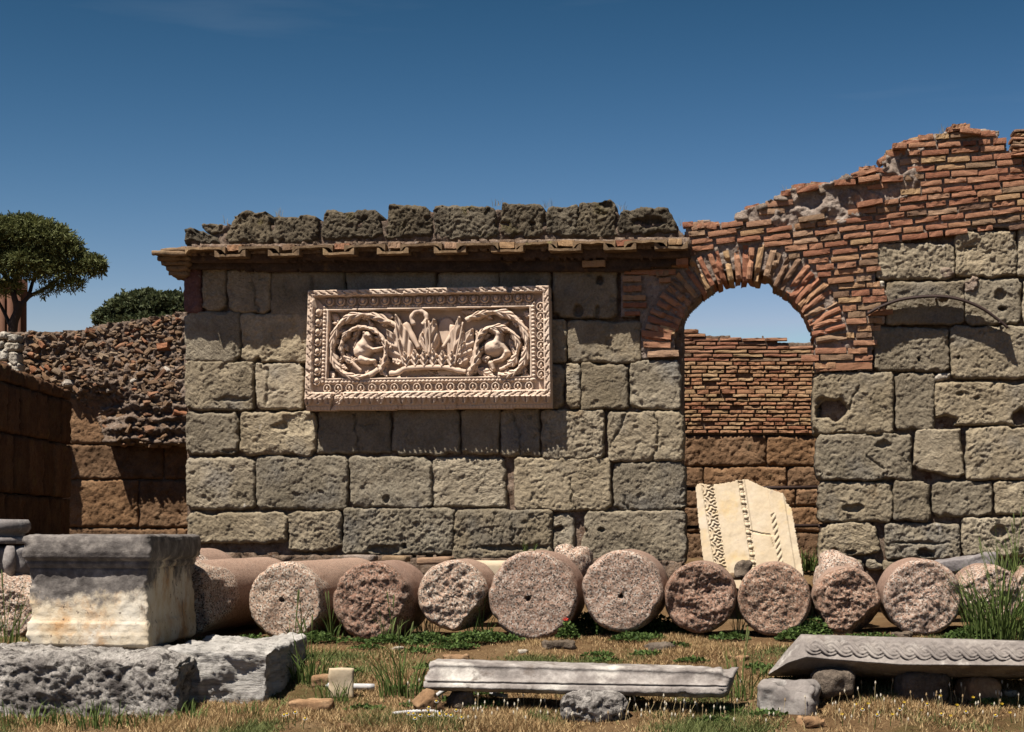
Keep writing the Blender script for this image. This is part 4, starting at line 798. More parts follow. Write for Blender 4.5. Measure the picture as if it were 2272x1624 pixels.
blobs('lion_figure', [(545, 670, 560, 640, 84, 88, .15), (565, 610, 585, 550, 58, 44, .15), (590, 530, 610, 530, 42, 34, .16), (572, 512, 572, 512, 15, 15, .175), (620, 545, 628, 560, 22, 18, .16), (600, 640, 660, 660, 34, 24, .13), (660, 660, 740, 640, 24, 16, .13), (545, 745, 600, 760, 46, 32, .15), (600, 760, 655, 760, 30, 22, .14), (650, 762, 668, 800, 20, 16, .12), (480, 700, 470, 640, 14, 12, .09), (470, 640, 500, 570, 12, 9, .09)], 420, 470, 780, 840)
blobs('griffin_figure', [(1700, 640, 1730, 640, 88, 92, .15), (1750, 590, 1765, 530, 54, 40, .15), (1755, 510, 1700, 480, 40, 28, .15), (1700, 480, 1680, 490, 28, 20, .14), (1770, 470, 1800, 520, 22, 12, .13), (1790, 620, 1830, 680, 34, 30, .12), (1830, 690, 1790, 740, 40, 26, .12), (1790, 740, 1720, 760, 26, 20, .11), (1690, 780, 1710, 830, 34, 24, .12)], 1590, 430, 1890, 870)

# ------------------------------------------------------------------ carved slab leaning in the doorway
zs = lambda x, y: (1386.7+x/4, 998.4+y/4)
sl_t = F1.thing('carved_slab', 'cream marble slab with carved leaf band leaning in the arch doorway', 'carved slab')
spoly = [(628, 335), (640, 305), (662, 296), (760, 310), (850, 300), (950, 284), (1010, 264), (1080, 261), (1150, 290), (1230, 328), (1330, 362), (1400, 384), (1424, 420), (1432, 470), (1476, 512), (1500, 640), (1580, 1085), (1590, 1230), (740, 1230), (690, 930), (650, 600)]
def slab_h(x, y):
    xx = x-(y-300)*.158                                        # bands run parallel to the left edge
    h = np.zeros_like(x); w = (xx-730)/52                      # leaf band
    ph = ((y-350) % 132)/132-.5; rr_ = np.hypot(ph*2.4, (w-.35)*.8); rr_ = rr_*(1+.2*np.cos(5*np.arctan2(ph*2.4, (w-.35)*.8))); inb = np.abs(w) < 1
    h = np.where(inb, -.035+.035*np.abs(np.cos(rr_*5.6))**1.5*sm((1-np.abs(w))*5), h)
    wb = (xx-1028)/20; pb_ = ((y-300) % 66)/66-.5; bd = np.where(np.abs(pb_) < .3, np.sqrt(np.maximum(0, 1-(pb_/.3)**2-wb**2)), .6*np.sqrt(np.maximum(0, 1-((np.abs(pb_)-.42)/.07)**2-(wb/.8)**2)))
    h = np.where(np.abs(wb) < 1.1, -.03+.045*bd, h)
    w3 = (xx-1272)/22; h = np.where((np.abs(w3) < 1) & (y > 560), -.018+.03*np.abs(np.sin(y*.055+w3*1.5)), h)
    h = h-.022*sm((xx-1060)/8)*sm((1262-xx)/8)*sm((740+.12*(x-1100)-y)/10)-.02*sm((xx-1390)/6)
    return h+.006*fbm(st(x*.01, y*.01, 0), 1, 4, 3)-.03*sm(1.4-pdist(x, y, [(1110, 715), (1210, 740), (1290, 750), (1320, 860)])/3)
def slab_f(x, y):
    px, py = zs(x, y); p = F1.loc(px, py, .02+.48*(y-262)/900); p[..., 1] -= slab_h(x, y); return p
slab('slab', M['slab'], sl_t, np.arange(610, 1600, 6.), np.arange(255, 1236, 6.), lambda x, y: pip(x+5*vn(st(x*.04, y*.04, 0)), y+5*vn(st(x*.04, y*.04, 5)), spoly), slab_f, .17, True)
for i, (y, xa, xb) in enumerate([(1083, 1506, 1822), (1168, 1506, 1824)]):
    t = F1.thing('iron_rail', ['upper', 'lower'][i]+' of two rusty iron rails closing the arch doorway', 'rail'); tag(t, group='iron rails in the doorway')
    v, f = tube([F1.loc(xa, y+2, -.45), F1.loc((xa+xb)/2, y, -.45), F1.loc(xb, y-2, -.45)], .021, 8); obj('bar', mesh('bar', v, f, M['iron']), t)
    for x in (xa+4, xb-4): v, f = tube([F1.loc(x, y-4, -.45), F1.loc(x, y+4, -.45)], .03, 8); obj('socket', mesh('socket', v, f, M['iron']), t)

# ------------------------------------------------------------------ granite column drums, their broken ends towards us
def column(px, py, rpx, d, length, label, face_out=.0, rough=.06, hole=None, seed=0, chip=.12, tilt=0., name='granite_column', grp='granite columns laid in a row before the wall', cuts=(), red=0):
    c = P(px, py, d); R = rpx*d/FD
    nr, ns = 34, 96; th = np.arange(ns)/ns*2*math.pi
    rim = R*(1-chip*.5*sm(fbm(st(np.cos(th)*1.6, np.sin(th)*1.6, 0*th+seed), 1.3, 4, seed)*1.5+.1))
    rimd = np.zeros(ns)
    for (ang, wid, amt) in cuts:                                # flat breaks off the rim: angle, half width, depth back along the drum
        dd = np.abs((th-math.radians(ang)+math.pi) % (2*math.pi)-math.pi); rimd = np.maximum(rimd, amt*sm(1.3-dd/math.radians(wid)))
    V = []; rad = np.linspace(0, 1, nr)**.9
    for q in rad:
        x, z = np.cos(th)*rim*q, np.sin(th)*rim*q
        n = .5*rough*(fbm(st(x/R, z/R, 0*x+seed*2.1), 1.7, 3, seed)+.45*fbm(st(x/R, z/R, 0*x+seed), 6, 4, seed+3)-.25*np.abs(fbm(st(x/R, z/R, 0*x+seed), 3, 4, seed+5))+.25*fbm(st(x/R, z/R, 0*x+seed), 15, 3, seed+6)) - .02
        y = -n+.05*max(0, (q-.9)/.1)**2
        for (ang, wid, amt) in cuts:
            c0 = math.cos(math.radians(min(wid*1.15, 62))); a_ = math.radians(ang); s_ = (x*math.cos(a_)+z*math.sin(a_))/R+.05*fbm(st(x/R, z/R, 0*x+seed+ang), 3, 3, seed); y = y+amt*1.15*np.maximum(0, s_-c0)/(1-c0)
        if hole: y = y+.12*sm((1-np.hypot(x-hole[0]*R, z-hole[1]*R)/(.062*R))*4)
        V.append(st(x, y, z))
    nb = 26; yy0 = V[-1][:, 1]
    for k in range(1, nb):
        t = k/(nb-1); rr_ = R*(.995+.012*fbm(st(np.cos(th)*2, np.sin(th)*2, 0*th+t*length*1.5), 1.5, 3, seed+7)); b = sm(t*9); r2 = rim*(1-b)+rr_*b
        V.append(st(np.cos(th)*r2, yy0*(1-t)+t*length, np.sin(th)*r2))
    N = nr+nb-1; v = np.concatenate(V); f = grid_faces(ns, N, 0, True); mi = (np.arange(len(f))//ns >= nr).astype(int)
    fl = f[:, ::-1].tolist(); fl.append(list(range((N-1)*ns, N*ns))[::-1]); mi = list(mi)+[0]
    o = obj(name, mesh(name, v, fl, [M['gran_r' if red else 'gran_f'], M['gran_b']], True, mi), None, c, (0, 0, -A+tilt)); 
    return tag(o, label, 'column', grp)
column(10, 1345, 78, 17.6, 2.4, 'granite column end behind grass at the far left edge, left of the marble altar', seed=1, cuts=[(60, 50, .2)])
column(408, 1328, 84, 17.3, 2.9, 'granite column whose broken end is half hidden by the right side of the altar', seed=2, cuts=[(10, 50, .42), (60, 30, .2)], rough=.05)
column(395, 1310, 92, 18.9, 1.6, 'granite column behind the others, only its top showing right of the altar', seed=3, tilt=.12)
column(633, 1334, 88, 17.4, 3.3, 'long granite column with a small hole and tall grass stalk before its flat end', hole=(-.1, .03), rough=.03, seed=4, cuts=[(10, 28, .22), (-40, 24, .14)])
column(822, 1335, 89, 17.3, 1.15, 'reddish granite column with a deeply broken right side, next after the holed one', seed=5, rough=.07, red=1, cuts=[(-25, 34, .26)])
column(1003, 1322, 80, 17.4, .85, 'granite column with a big shaded break at lower right, left of the largest drum', seed=6, rough=.06, cuts=[(-40, 42, .5)])
column(1180, 1322, 100, 17.3, .95, 'largest granite column, its pale end with a drill hole and a poppy before it', hole=(-.09, -.06), rough=.03, seed=7, chip=.1, cuts=[(35, 26, .16), (150, 20, .05)])
column(1380, 1312, 92, 17.2, 1.1, 'pale granite column with an ochre stained drill hole, second largest', hole=(-.03, -.12), rough=.03, seed=8, cuts=[(-35, 26, .25), (30, 25, .1), (190, 20, .08)])
column(1552, 1326, 80, 17.15, .9, 'dark reddish granite column with a craggy end below the carved slab', seed=9, rough=.085, red=1, chip=.06)
column(1718, 1330, 82, 17.1, .9, 'round granite column with lumpy end, right of the dark reddish one', seed=10, rough=.05, red=1, chip=.05)
column(1880, 1334, 76, 17.1, .8, 'granite column with a jagged undercut end, beside a small orange stone', seed=11, rough=.08, red=1, cuts=[(-50, 45, .35), (200, 30, .2)])
column(2048, 1326, 86, 17.0, 1.2, 'coarse pink granite column with a neat round end, right of the jagged one', seed=12, rough=.06, chip=.03)
column(2196, 1322, 70, 17.0, .8, 'granite column half hidden behind the tall green grass at the right', seed=13, rough=.06, cuts=[(120, 40, .3)])
column(2306, 1310, 52, 17.6, 1.0, 'granite column cut off by the right edge of the picture', seed=14)
def rocko(name, label, catg, loc, dim, n, rot=(0, 0, 0), mat='trav', s=0, grp=None, **k):
    v, f = rock(dim, n, s=s, **k); o = obj(name, mesh(name, v, f, M[mat]), None, loc, rot); return tag(o, label, catg, grp)
rocko('granite_block', 'lump of pink granite behind the largest column drum', 'granite block', P(1262, 1262, 18.7), (.42, .5, .52), (14, 14, 14), (0, .4, .3), 'gran_f', 21, r=.16, amp=.05, f=4, chip=.06)
rocko('granite_block', 'lump of pink granite showing above the jagged drum', 'granite block', P(1858, 1282, 18.4), (.46, .5, .52), (14, 14, 14), (0, .2, .2), 'gran_f', 22, r=.2, amp=.05, f=4, chip=.06)
rocko('marble_plinth', 'flat white marble slab edge between the drums at the foot of the wall', 'marble slab', P(1090, 1268, 19.6), (.9, .5, .24), (12, 6, 4), (0, 0, -A), 'slab', 23, r=.02, amp=.006)
rocko('marble_slab', 'grey marble slab lying on the ground behind the drums near the right edge', 'marble slab', P(2130, 1252, 18.9), (.72, .5, .14), (20, 10, 8), (0, -.17, -A), 'dark_marble', 24, r=.015, amp=.02, f=5)
rocko('brick_slab', 'flat orange brick at the foot of the tufa wall behind the drums', 'brick', P(966, 1244, 20.6), (.40, .3, .085), (10, 6, 3), (0, -.03, -A), 'brick', 25, r=.015, amp=.01)
for i, (x, y, w, m_) in enumerate([(880, 1240, .28, 'tile'), (800, 1238, .36, 'mortar'), (1640, 1278, .2, 'tile')]): rocko('brick_slab', ['tan brick lying left of the orange one at the wall foot', 'crumbled mortar lump at the wall foot behind the drums', 'tan brick wedged behind the drums under the carved slab'][i], 'brick', P(x, y, 20.5-1.8*(i == 2)), (w, .3, .07), (8, 5, 3), (0, 0, -A), m_, 30+i, r=.015, amp=.012)
rocko('brown_stone', 'brown stone perched between two drums under the carved slab', 'stone', P(1650, 1266, 18.3), (.15, .14, .19), (8, 8, 8), (0, .2, 0), 'dark', 35, r=.05, amp=.03, f=8)

# ------------------------------------------------------------------ marble altar on travertine blocks
dA, dB = 15.25, 17.2
Cn = P(330, 1440, dA); alt = thing('marble_altar', 'square marble altar block, blackened above and cream below, on travertine', 'altar', Cn, 0)
lv = [(1440, -.02), (1433, .012), (1410, .016), (1405, .008), (1398, .008), (1384, .004), (1381, -.008), (1372, -.014), (1300, -.016), (1264, -.014), (1262, -.022), (1259, .0), (1250, .012), (1246, .0), (1243, .022), (1238, .05), (1225, .062), (1200, .06), (1190, .045), (1186, .0)]
e = np.array([Vector((P(62, 1440, 15.5)-Cn)), Vector((0, 0, 0)), Vector((P(434, 1440, dB)-Cn)), Vector((P(434, 1440, dB)-Cn))+Vector((P(62, 1440, 15.5)-Cn))])
ce = e.mean(0); V = []; lz = []
yl = []
for (ya, oa), (yb, ob) in zip(lv[:-1], lv[1:]):
    m_ = max(1, int(abs(ya-yb)/3)); yl += [(ya+(yb-ya)*q/m_, oa+(ob-oa)*q/m_) for q in range(m_)]
yl.append(lv[-1]); NS = 56
for (y, off) in yl:
    z = (1440-y)/FD*dA; ring = []
    for k in range(4):
        a, b = e[k], e[(k+1) % 4]
        for q in range(NS): ring.append(a+(b-a)*q/NS)
    ring = np.array(ring); dx = ring-ce; sg = dx/np.linalg.norm(dx, axis=1, keepdims=True)
    nl = np.where(np.arange(4*NS) % NS == 0, 1.35, 1.0)
    p = ring+sg*off*1.15; p[:, 2] = z; V.append(p)
V = np.array(V); n_, m_ = V.shape[:2]; p = V.reshape(-1, 3)
dn = p-ce; dn[:, 2] = 0; dn /= np.linalg.norm(dn, axis=1, keepdims=True)
edge_ = np.minimum(np.arange(m_) % NS, NS-np.arange(m_) % NS); ch = np.tile(np.exp(-edge_/1.6), n_)
p += dn*(.008*fbm(p, 3, 4, 5)+.007*fbm(p, 14, 4, 6)-.045*ch*sm(fbm(p, 5, 3, 8)*1.6+.1))[:, None]
p[:, 2] += .012*fbm(p, 3, 3, 9)*np.where(p[:, 2] > .9, 1, np.where(p[:, 2] < .05, 1.8, 0))
f = grid_faces(m_, n_, 0, True).tolist()+[list(range(m_))[::-1], list(range((n_-1)*m_, n_*m_))]
obj('block', mesh('block', p, f, M['altar']), alt)
rocko('travertine_block', 'long pitted travertine block under the altar at lower left', 'stone block', P(168, 1531, 15.12), (2.15, 1.75, .70), (120, 60, 44), (0, .015, .0), 'trav', 41, r=.09, amp=.07, f=2.2, o=7, pit=.02, pf=18, amp2=.028)
rocko('travertine_block', 'pale layered travertine block right of the altar, running under its corner', 'stone block', P(528, 1500, 15.6), (.90, 1.8, .62), (50, 60, 30), (.02, .02, -.05), 'trav_pale', 42, r=.05, amp=.05, f=2.6, o=7, pit=.02, pf=14, chip=.05, amp2=.018)
cb = thing('column_base', 'grey moulded round column base stacked behind the altar at left edge', 'column base', P(-5, 1210, 18.0))
pr = [(0, 1206), (70, 1206), (72, 1199), (70, 1193), (60, 1191), (58, 1184), (66, 1181), (72, 1172), (71, 1162), (66, 1153), (0, 1152)]
th = np.arange(64)/64*2*math.pi; V = []
for r_, y in pr: R = r_*18/FD+1e-4; V.append(st(np.cos(th)*R*(1+.01*vn(st(np.cos(th)*3, np.sin(th)*3, 0*th+y*.1))), np.sin(th)*R, 0*th+(1210-y)/FD*18+.004*vn(st(np.cos(th)*4, np.sin(th)*4, 0*th+y))))
obj('moulding', mesh('moulding', np.concatenate(V), grid_faces(64, len(pr), 0, True), M['grey_marble']), cb)
rocko('fluted_fragment', 'fluted grey marble fragment under the moulded column base', 'marble fragment', P(-4, 1243, 18.0), (.60, .55, .30), (20, 20, 10), (0, 0, .2), 'grey_marble', 44, r=.08, amp=.03, f=5)
ff = bpy.data.objects['fluted_fragment']
for k, x in enumerate((-.18, -.03, .13, .27)):
    v, f = tube([(x, -.26+.12*(k == 3), -.15), (x, -.29+.12*(k == 3), 0), (x, -.26+.12*(k == 3), .14)], [.055, .065, .05], 10); obj('flute', mesh('flute', v, f, M['grey_marble']), ff)

# ------------------------------------------------------------------ long carved beams lying in the grass
def loft_px(name, rows, nx, mat, parent, amp=.006, f=8, seed=0, carve=None, sub=5, cutx=None):
    rows = [np.array(r_, float) for r_ in rows]; x0 = min(r_[0, 0] for r_ in rows); R = []
    u = np.linspace(0, 1, nx)
    for r_ in rows:
        s_ = np.linspace(0, 1, len(r_)) if len(r_) > 2 else np.array([0, 1.]); s_ = (r_[:, 0]-r_[0, 0])/(r_[-1, 0]-r_[0, 0]); R.append(np.stack([np.interp(u, s_, r_[:, k]) for k in range(3)], -1))
    R.append(R[0]); out = []
    vi = []
    for i, (a, b) in enumerate(zip(R[:-1], R[1:])):
        m_ = sub[i] if isinstance(sub, (list, tuple)) else sub
        for q in range(m_): out.append(a+(b-a)*q/m_); vi.append(i+q/m_)
    W_ = np.array(out); p = P(W_[..., 0], W_[..., 1], W_[..., 2]); m_ = len(out)
    cen = p.mean(0, keepdims=True); nrm = p-cen; nrm /= np.linalg.norm(nrm, axis=-1, keepdims=True)+1e-9
    dsp = amp*(fbm(p, f, 4, seed)+.6*fbm(p, f*3.5, 3, seed+2)); endk = np.exp(-np.minimum(u, 1-u)*nx/3.); dsp = dsp-endk[None]*.03*sm(fbm(p, 7, 3, seed+4)*2)
    if carve is not None: dsp = dsp+carve(np.array(vi)[:, None]+0*p[..., 0], W_[..., 0], W_[..., 1])
    p = p+nrm*dsp[..., None]
    p = np.swapaxes(p, 0, 1)                               # along, around
    v = p.reshape(-1, 3); f_ = grid_faces(m_, nx, 0, True).tolist()+[list(range(m_))[::-1], list(range((nx-1)*m_, nx*m_))]
    c0 = v.mean(0); 
    return obj(name, mesh(name, v-c0, f_, mat), parent, c0)
b1_ = loft_px('marble_beam', [[(972, 1461, 14.85), (1640, 1480, 14.50)], [(950, 1470, 14.62), (1630, 1486, 14.35)], [(952, 1474, 14.59), (1626, 1491, 14.32)], [(948, 1481, 14.60), (1618, 1497, 14.33)], [(943, 1503, 14.55), (1612, 1517, 14.28)], [(941, 1510, 14.51), (1610, 1521, 14.24)], [(940, 1513, 14.53), (1610, 1524, 14.26)], [(939, 1516, 14.49), (1610, 1527, 14.22)], [(940, 1524, 14.47), (1612, 1540, 14.21)], [(968, 1532, 14.52), (1614, 1549, 14.26)], [(990, 1533, 14.95), (1616, 1548, 14.6)]], 170, M['beam'], None, .008, 7, 51,
    lambda vi, x, y: -.03*((vi > 6) & (vi < 9))*sm(fbm(st(x*.02, y*.02, 0), 1.3, 4, 5)*2-.5)*(x > 1300)-.035*sm((x-1560)/60)*sm((fbm(st(x*.02, y*.03, 0), 1.4, 4, 15)+.3)*2), sub=[5, 2, 2, 6, 2, 2, 2, 3, 4, 5, 5])
tag(b1_, 'long grey marble cornice beam with grooves propped on stones in the foreground', 'marble beam')
def braid(vi, x, y):
    t0 = np.interp(x, [1777, 1860, 2010, 2272, 2500], [1416, 1418, 1423, 1430, 1436]); t1 = np.interp(x, [1777, 1860, 2010, 2272, 2500], [1452, 1458, 1466, 1468, 1474]); q = (y-(t0+t1)/2)/(t1-t0)*2; ph = (x-1790)/70*2*math.pi
    H = np.zeros_like(x)
    for k in (0, math.pi):
        d = (q-.45*np.sin(ph+k))/np.sqrt(1+(.9*np.cos(ph+k))**2*.4)/.52; s_ = np.sqrt(np.maximum(0, 1-d*d)); s_ = np.where(s_ > 0, .7*s_+.16*np.cos(d*math.pi*3)*s_+.34*np.cos(ph+k), 0); H = np.maximum(H, s_)
    return np.where((vi > 1) & (vi < 2.01) & (x > 1782), .055*(H-.25)*sm((x-1782)/14)*sm((1-np.abs(q))*6), 0)
b2_ = loft_px('braided_beam', [[(1708, 1489, 15.35), (1742, 1446, 15.35), (1777, 1407, 15.35), (2500, 1428, 14.75)], [(1706, 1492, 15.00), (1740, 1452, 14.95), (1777, 1409, 14.90), (2500, 1431, 14.25)], [(1705, 1496, 14.95), (1748, 1470, 14.75), (1790, 1457, 14.65), (1840, 1462, 14.65), (2000, 1474, 14.45), (2500, 1478, 14.05)], [(1705, 1498, 15.00), (1760, 1486, 14.90), (1850, 1488, 14.87), (2000, 1500, 14.75), (2500, 1502, 14.35)], [(1707, 1500, 15.20), (1780, 1500, 15.15), (2000, 1506, 15.05), (2500, 1508, 14.65)], [(1708, 1495, 15.45), (1790, 1480, 15.55), (2000, 1484, 15.45), (2500, 1486, 15.05)]], 440, M['grey_marble'], None, .008, 7, 55, braid, sub=[3, 34, 8, 4, 4, 4])
tag(b2_, 'grey marble beam carved with a braid pattern running out at the right edge', 'marble beam')
rocko('round_stone', 'pitted round travertine stone propping the middle of the marble beam', 'stone', gp(1318, 1606)+Vector((0, .2, .105)), (.54, .40, .27), (44, 30, 24), (0, .03, .1), 'trav', 61, r=.12, amp=.03, f=5, pit=.035, pf=13)
rocko('square_stone', 'pale squared stone with rounded top in front of the braided beam', 'stone', gp(1755, 1582)+Vector((0, .18, .10)), (.47, .40, .28), (30, 24, 18), (.05, .08, -.3), 'grey_marble', 62, r=.06, amp=.03, f=4, chip=.05)
rocko('wedge_stone', 'brown wedge shaped stone under the left end of the marble beam', 'stone', P(952, 1566, 14.45), (.20, .22, .20), (12, 12, 12), (.1, -.6, .2), 'earth_stone', 63, r=.03, amp=.03, f=6, amp2=.02)
rocko('prop_stone', 'dark stone in the shade under the marble beam near its left end', 'stone', P(1028, 1553, 14.6), (.18, .2, .16), (10, 10, 10), (0, .1, .2), 'dark', 64, r=.05, amp=.03, f=7)
for i, (x, y, w, h) in enumerate([(1846, 1514, .34, .22), (2042, 1524, .40, .28), (2172, 1530, .30, .22)]):
    rocko('prop_stone', ['dark round stone propping the left end of the braided beam', 'broad grey stone propping the middle of the braided beam', 'brown stone propping the braided beam near the right edge'][i], 'stone', P(x, y, 14.75), (w, .35, h), (14, 12, 10), (0, .05, .1), ['dark', 'dark', 'earth_stone'][i], 66+i, r=.08, amp=.03, f=5)
def onground(name, label, x, y, dim, mat, s, rot=0., n=(12, 10, 8), up=.25, catg='stone', **k):
    q = gp(x, y); d_ = dict(r=min(dim)*.3, amp=min(dim)*.13, f=6, amp2=min(dim)*.14); d_.update(k)
    return rocko(name, label, catg, q+Vector((0, 0, dim[2]*up)), dim, n, (0, random.uniform(-.06, .06), rot), mat, s, **d_)
onground('orange_stone', 'rounded orange stone in front of the jagged granite drum', 1862, 1409, (.23, .2, .15), 'earth_stone', 71)
onground('flat_stone', 'flat brown stone in the grass right of the travertine blocks', 692, 1571, (.36, .26, .10), 'earth_stone', 72)
onground('cream_tile', 'upright cream stone tile standing in the grass', 757, 1546, (.22, .06, .27), 'slab', 73, .06, (8, 3, 10), .42, 'stone tile', r=.012, amp=.006)
onground('tile_prop', 'small brown stone lying just left of the cream tile', 716, 1520, (.20, .15, .12), 'earth_stone', 74)
for i, (x, y, w, m_, lb) in enumerate([(1160, 1447, .09, 'pale_stone', 'small white stone in dry grass below the largest drum'), (1240, 1434, .24, 'dark', 'flat dark stone sunk in the grass under the poppy'), (1465, 1440, .22, 'dark', 'flat dark stone beside the green weeds below the second largest drum'),
    (1010, 1462, .18, 'earth_stone', 'brown stone in the grass just above the left end of the marble beam'), (2000, 1414, .2, 'dark', 'flat dark stone under the coarse pink drum'), (880, 1441, .10, 'pale_stone', 'small pale stone below the second reddish drum'), (2230, 1541, .15, 'pale_stone', 'pale stone chip under the braided beam at right edge'),
    (1800, 1604, .2, 'earth_stone', 'half buried brown stone at the bottom right below the squared stone'), (768, 1611, .09, 'earth_stone', 'small tan stone at the bottom edge under the cream tile'), (1640, 1462, .12, 'earth_stone', 'brown stone in the grass behind the right end of the marble beam')]):
    onground('field_stone', lb, x, y, (w*1.3, w, w*.42), m_, 80+i, random.random()*3, (10, 8, 6), .12, r=w*.12, amp=w*.1, f=9, amp2=w*.12)
# white plastic pipe pieces
def pipe(name, label, pts, r_, ribs=0, grp=None):
    c = cat([np.array(p_) for p_ in pts], 6 if not ribs else 14); rr_ = r_ if not ribs else r_*(1+.16*np.cos(np.arange(len(c))*math.pi))
    v, f = tube(c, rr_, 10); c0 = c.mean(0); return tag(obj(name, mesh(name, v-c0, f, M['pvc']), None, c0), label, 'pipe', grp)
q = lambda x, y, up: Vector(gp(x, y))+Vector((0, 0, up))
pipe('plastic_pipe', 'straight white plastic pipe running behind the cream tile', [q(728, 1533, .04), q(757, 1534, .04), q(830, 1535, .04)], .03)
pipe('corrugated_pipe', 'white ribbed plastic hose lying in front of the wedge stone', [q(872, 1592, .03), q(905, 1590, .035), q(950, 1586, .03), q(972, 1584, .01)], .017, 1)
pipe('corrugated_pipe', 'white ribbed plastic hose coming out under the left end of the marble beam', [q(962, 1562, .05), q(985, 1551, .07), q(1014, 1541, .07), q(1050, 1536, .03)], .017, 1)
pipe('corrugated_pipe', 'white ribbed plastic hose end deep in the shade under the marble beam', [q(1080, 1543, .03), q(1100, 1548, .03), q(1125, 1552, .03)], .017, 1)

# ------------------------------------------------------------------ plants
rg = np.random.default_rng(11)
def blades(n, base, spread, h, w, lean, c0, c1, seg=4, rgg=rg, droop=.5):
    """n tapered bending grass blades as one vertex soup"""
    ang = rgg.random(n)*2*math.pi; rad = rgg.random(n)**.6*spread; b = np.array(base)+np.stack([np.cos(ang)*rad, np.sin(ang)*rad*.6, 0*ang], -1)
    a2 = ang+rgg.normal(0, .9, n); H = h*rgg.uniform(.45, 1.1, n); le = lean*rgg.uniform(.2, 1.2, n); D = np.stack([np.cos(a2), np.sin(a2), 0*a2], -1); sd = rgg.random(n)*math.pi; Sd = np.stack([np.cos(sd), np.sin(sd), 0*sd], -1)
    V = []
    for k in range(seg+1):
        t = k/seg; ctr = b+D*(le*H*t**1.8)[:, None]+np.stack([0*H, 0*H, H*(t-droop*le*t**3)], -1); ww = (w*(1-t)**.7+.0008)*.5
        V += [ctr-Sd*ww, ctr+Sd*ww]
    V = np.stack(V, 1).reshape(-1, 3); o_ = np.arange(n)[:, None, None]*2*(seg+1)+np.arange(seg)[None, :, None]*2; F = (o_+np.array([0, 1, 3, 2])[None, None]).reshape(-1, 4)
    t = rgg.random((n, 1)); C = np.repeat(np.array(c0)*(1-t)+np.array(c1)*t, 2*(seg+1), 0); return V, F, C
GR0, GR1 = (.04, .065, .014), (.115, .15, .042)
def clump(label, x, y, n, h, spread=.10, d=None, heads=0, name='grass_clump', w=.013, lean=.55, base=None):
    p = Vector(base) if base is not None else gp(x, y); t = thing(name, label, 'grass', p, 0, 'tufts of tall green grass'); mb = MB(); mb.add(*blades(n, (0, 0, -.02), spread, h*1.2, w, lean, GR0, GR1)); tag(mb.build('blade', M['leaf'], t, False), kind='stuff')
    for i in range(heads):
        a = random.uniform(0, 6.28); hh = h*random.uniform(.9, 1.25); le = random.uniform(.05, .25)*hh; pts = [(0, 0, 0), (math.cos(a)*le*.3, math.sin(a)*le*.3, hh*.5), (math.cos(a)*le, math.sin(a)*le*.6, hh)]
        c = cat(pts, 4); v, f = tube(c, np.linspace(.004, .0025, len(c)), 4); m_ = MB(); m_.add(v, f, GR1); dn_ = c[-1]-c[-2]; dn_ /= np.linalg.norm(dn_)
        v, f = tube([c[-1]-dn_*.02, c[-1]+dn_*.03, c[-1]+dn_*.085, c[-1]+dn_*.11], [.003, .008, .007, .002], 5); m_.add(v, f, (.12, .14, .05)); m_.build('stalk', M['leaf'], t, False)
clump('tall grass stalks standing before the holed granite drum', 655, 1424, 10, .42, .08, heads=2)
clump('green grass tuft between the holed drum and the reddish drum', 735, 1420, 26, .36, .14, heads=3)
clump('thick green grass at the right side of the pale travertine block', 690, 1512, 60, .42, .2, heads=3)
clump('green grass growing over the foot of the cream tile', 745, 1558, 46, .26, .2)
clump('tall green grass left of the marble beam end', 890, 1545, 60, .50, .2, heads=2)
clump('sparse grass below the second reddish drum', 870, 1428, 16, .34, .15, heads=2)
clump('grass tuft at the lower left of the drum with the shaded break', 945, 1420, 34, .32, .14, heads=2)
clump('grass tuft at the left foot of the largest drum', 1070, 1415, 34, .28, .16, heads=3)
clump('single upright grass plant before the largest drum', 1150, 1412, 14, .52, .05, lean=.35, heads=1)
clump('grass between the dark reddish drum and its right neighbour', 1640, 1412, 14, .34, .08, heads=2)
clump('tall thin grass at the right end of the marble beam', 1645, 1550, 30, .50, .14, heads=2)
clump('young grass beside the jagged drum above the braided beam', 1795, 1408, 12, .42, .05, heads=1)
clump('big bush of tall green grass in front of the rightmost drums', 2215, 1420, 230, .72, .32, heads=6, w=.016)
clump('tall grass leaning in at the right edge behind the big grass bush', 2255, 1330, 70, .55, .22, base=P(2255, 1290, 18.2), heads=3)
clump('grass blades standing before the column end at far left', 15, 1425, 26, .55, .14, base=P(12, 1425, 16.6), heads=2)
clump('thick grass at the foot of the long travertine block, far left', 60, 1608, 70, .20, .3)
clump('thick grass at the foot of the long travertine block, below the altar front', 200, 1612, 80, .22, .3)
clump('thick grass at the foot of the long travertine block, near its right end', 320, 1608, 60, .16, .25)
clump('short grass in the gap between the two travertine blocks', 425, 1598, 40, .18, .12)
clump('short grass before the pale layered travertine block', 560, 1590, 50, .16, .22)
clump('grass tuft sprouting between tufa wall and largest drum', 1175, 1225, 14, .22, .1, base=P(1172, 1226, 20.6))
clump('green weeds growing in the doorway right of the slab', 1795, 1250, 90, .26, .16, base=P(1795, 1262, 21.2), w=.02)
clump('small green plant left of the pale squared stone', 1690, 1502, 22, .16, .08, w=.022)
clump('dry wiry plant before the braided beam', 1860, 1540, 14, .34, .06, heads=3)
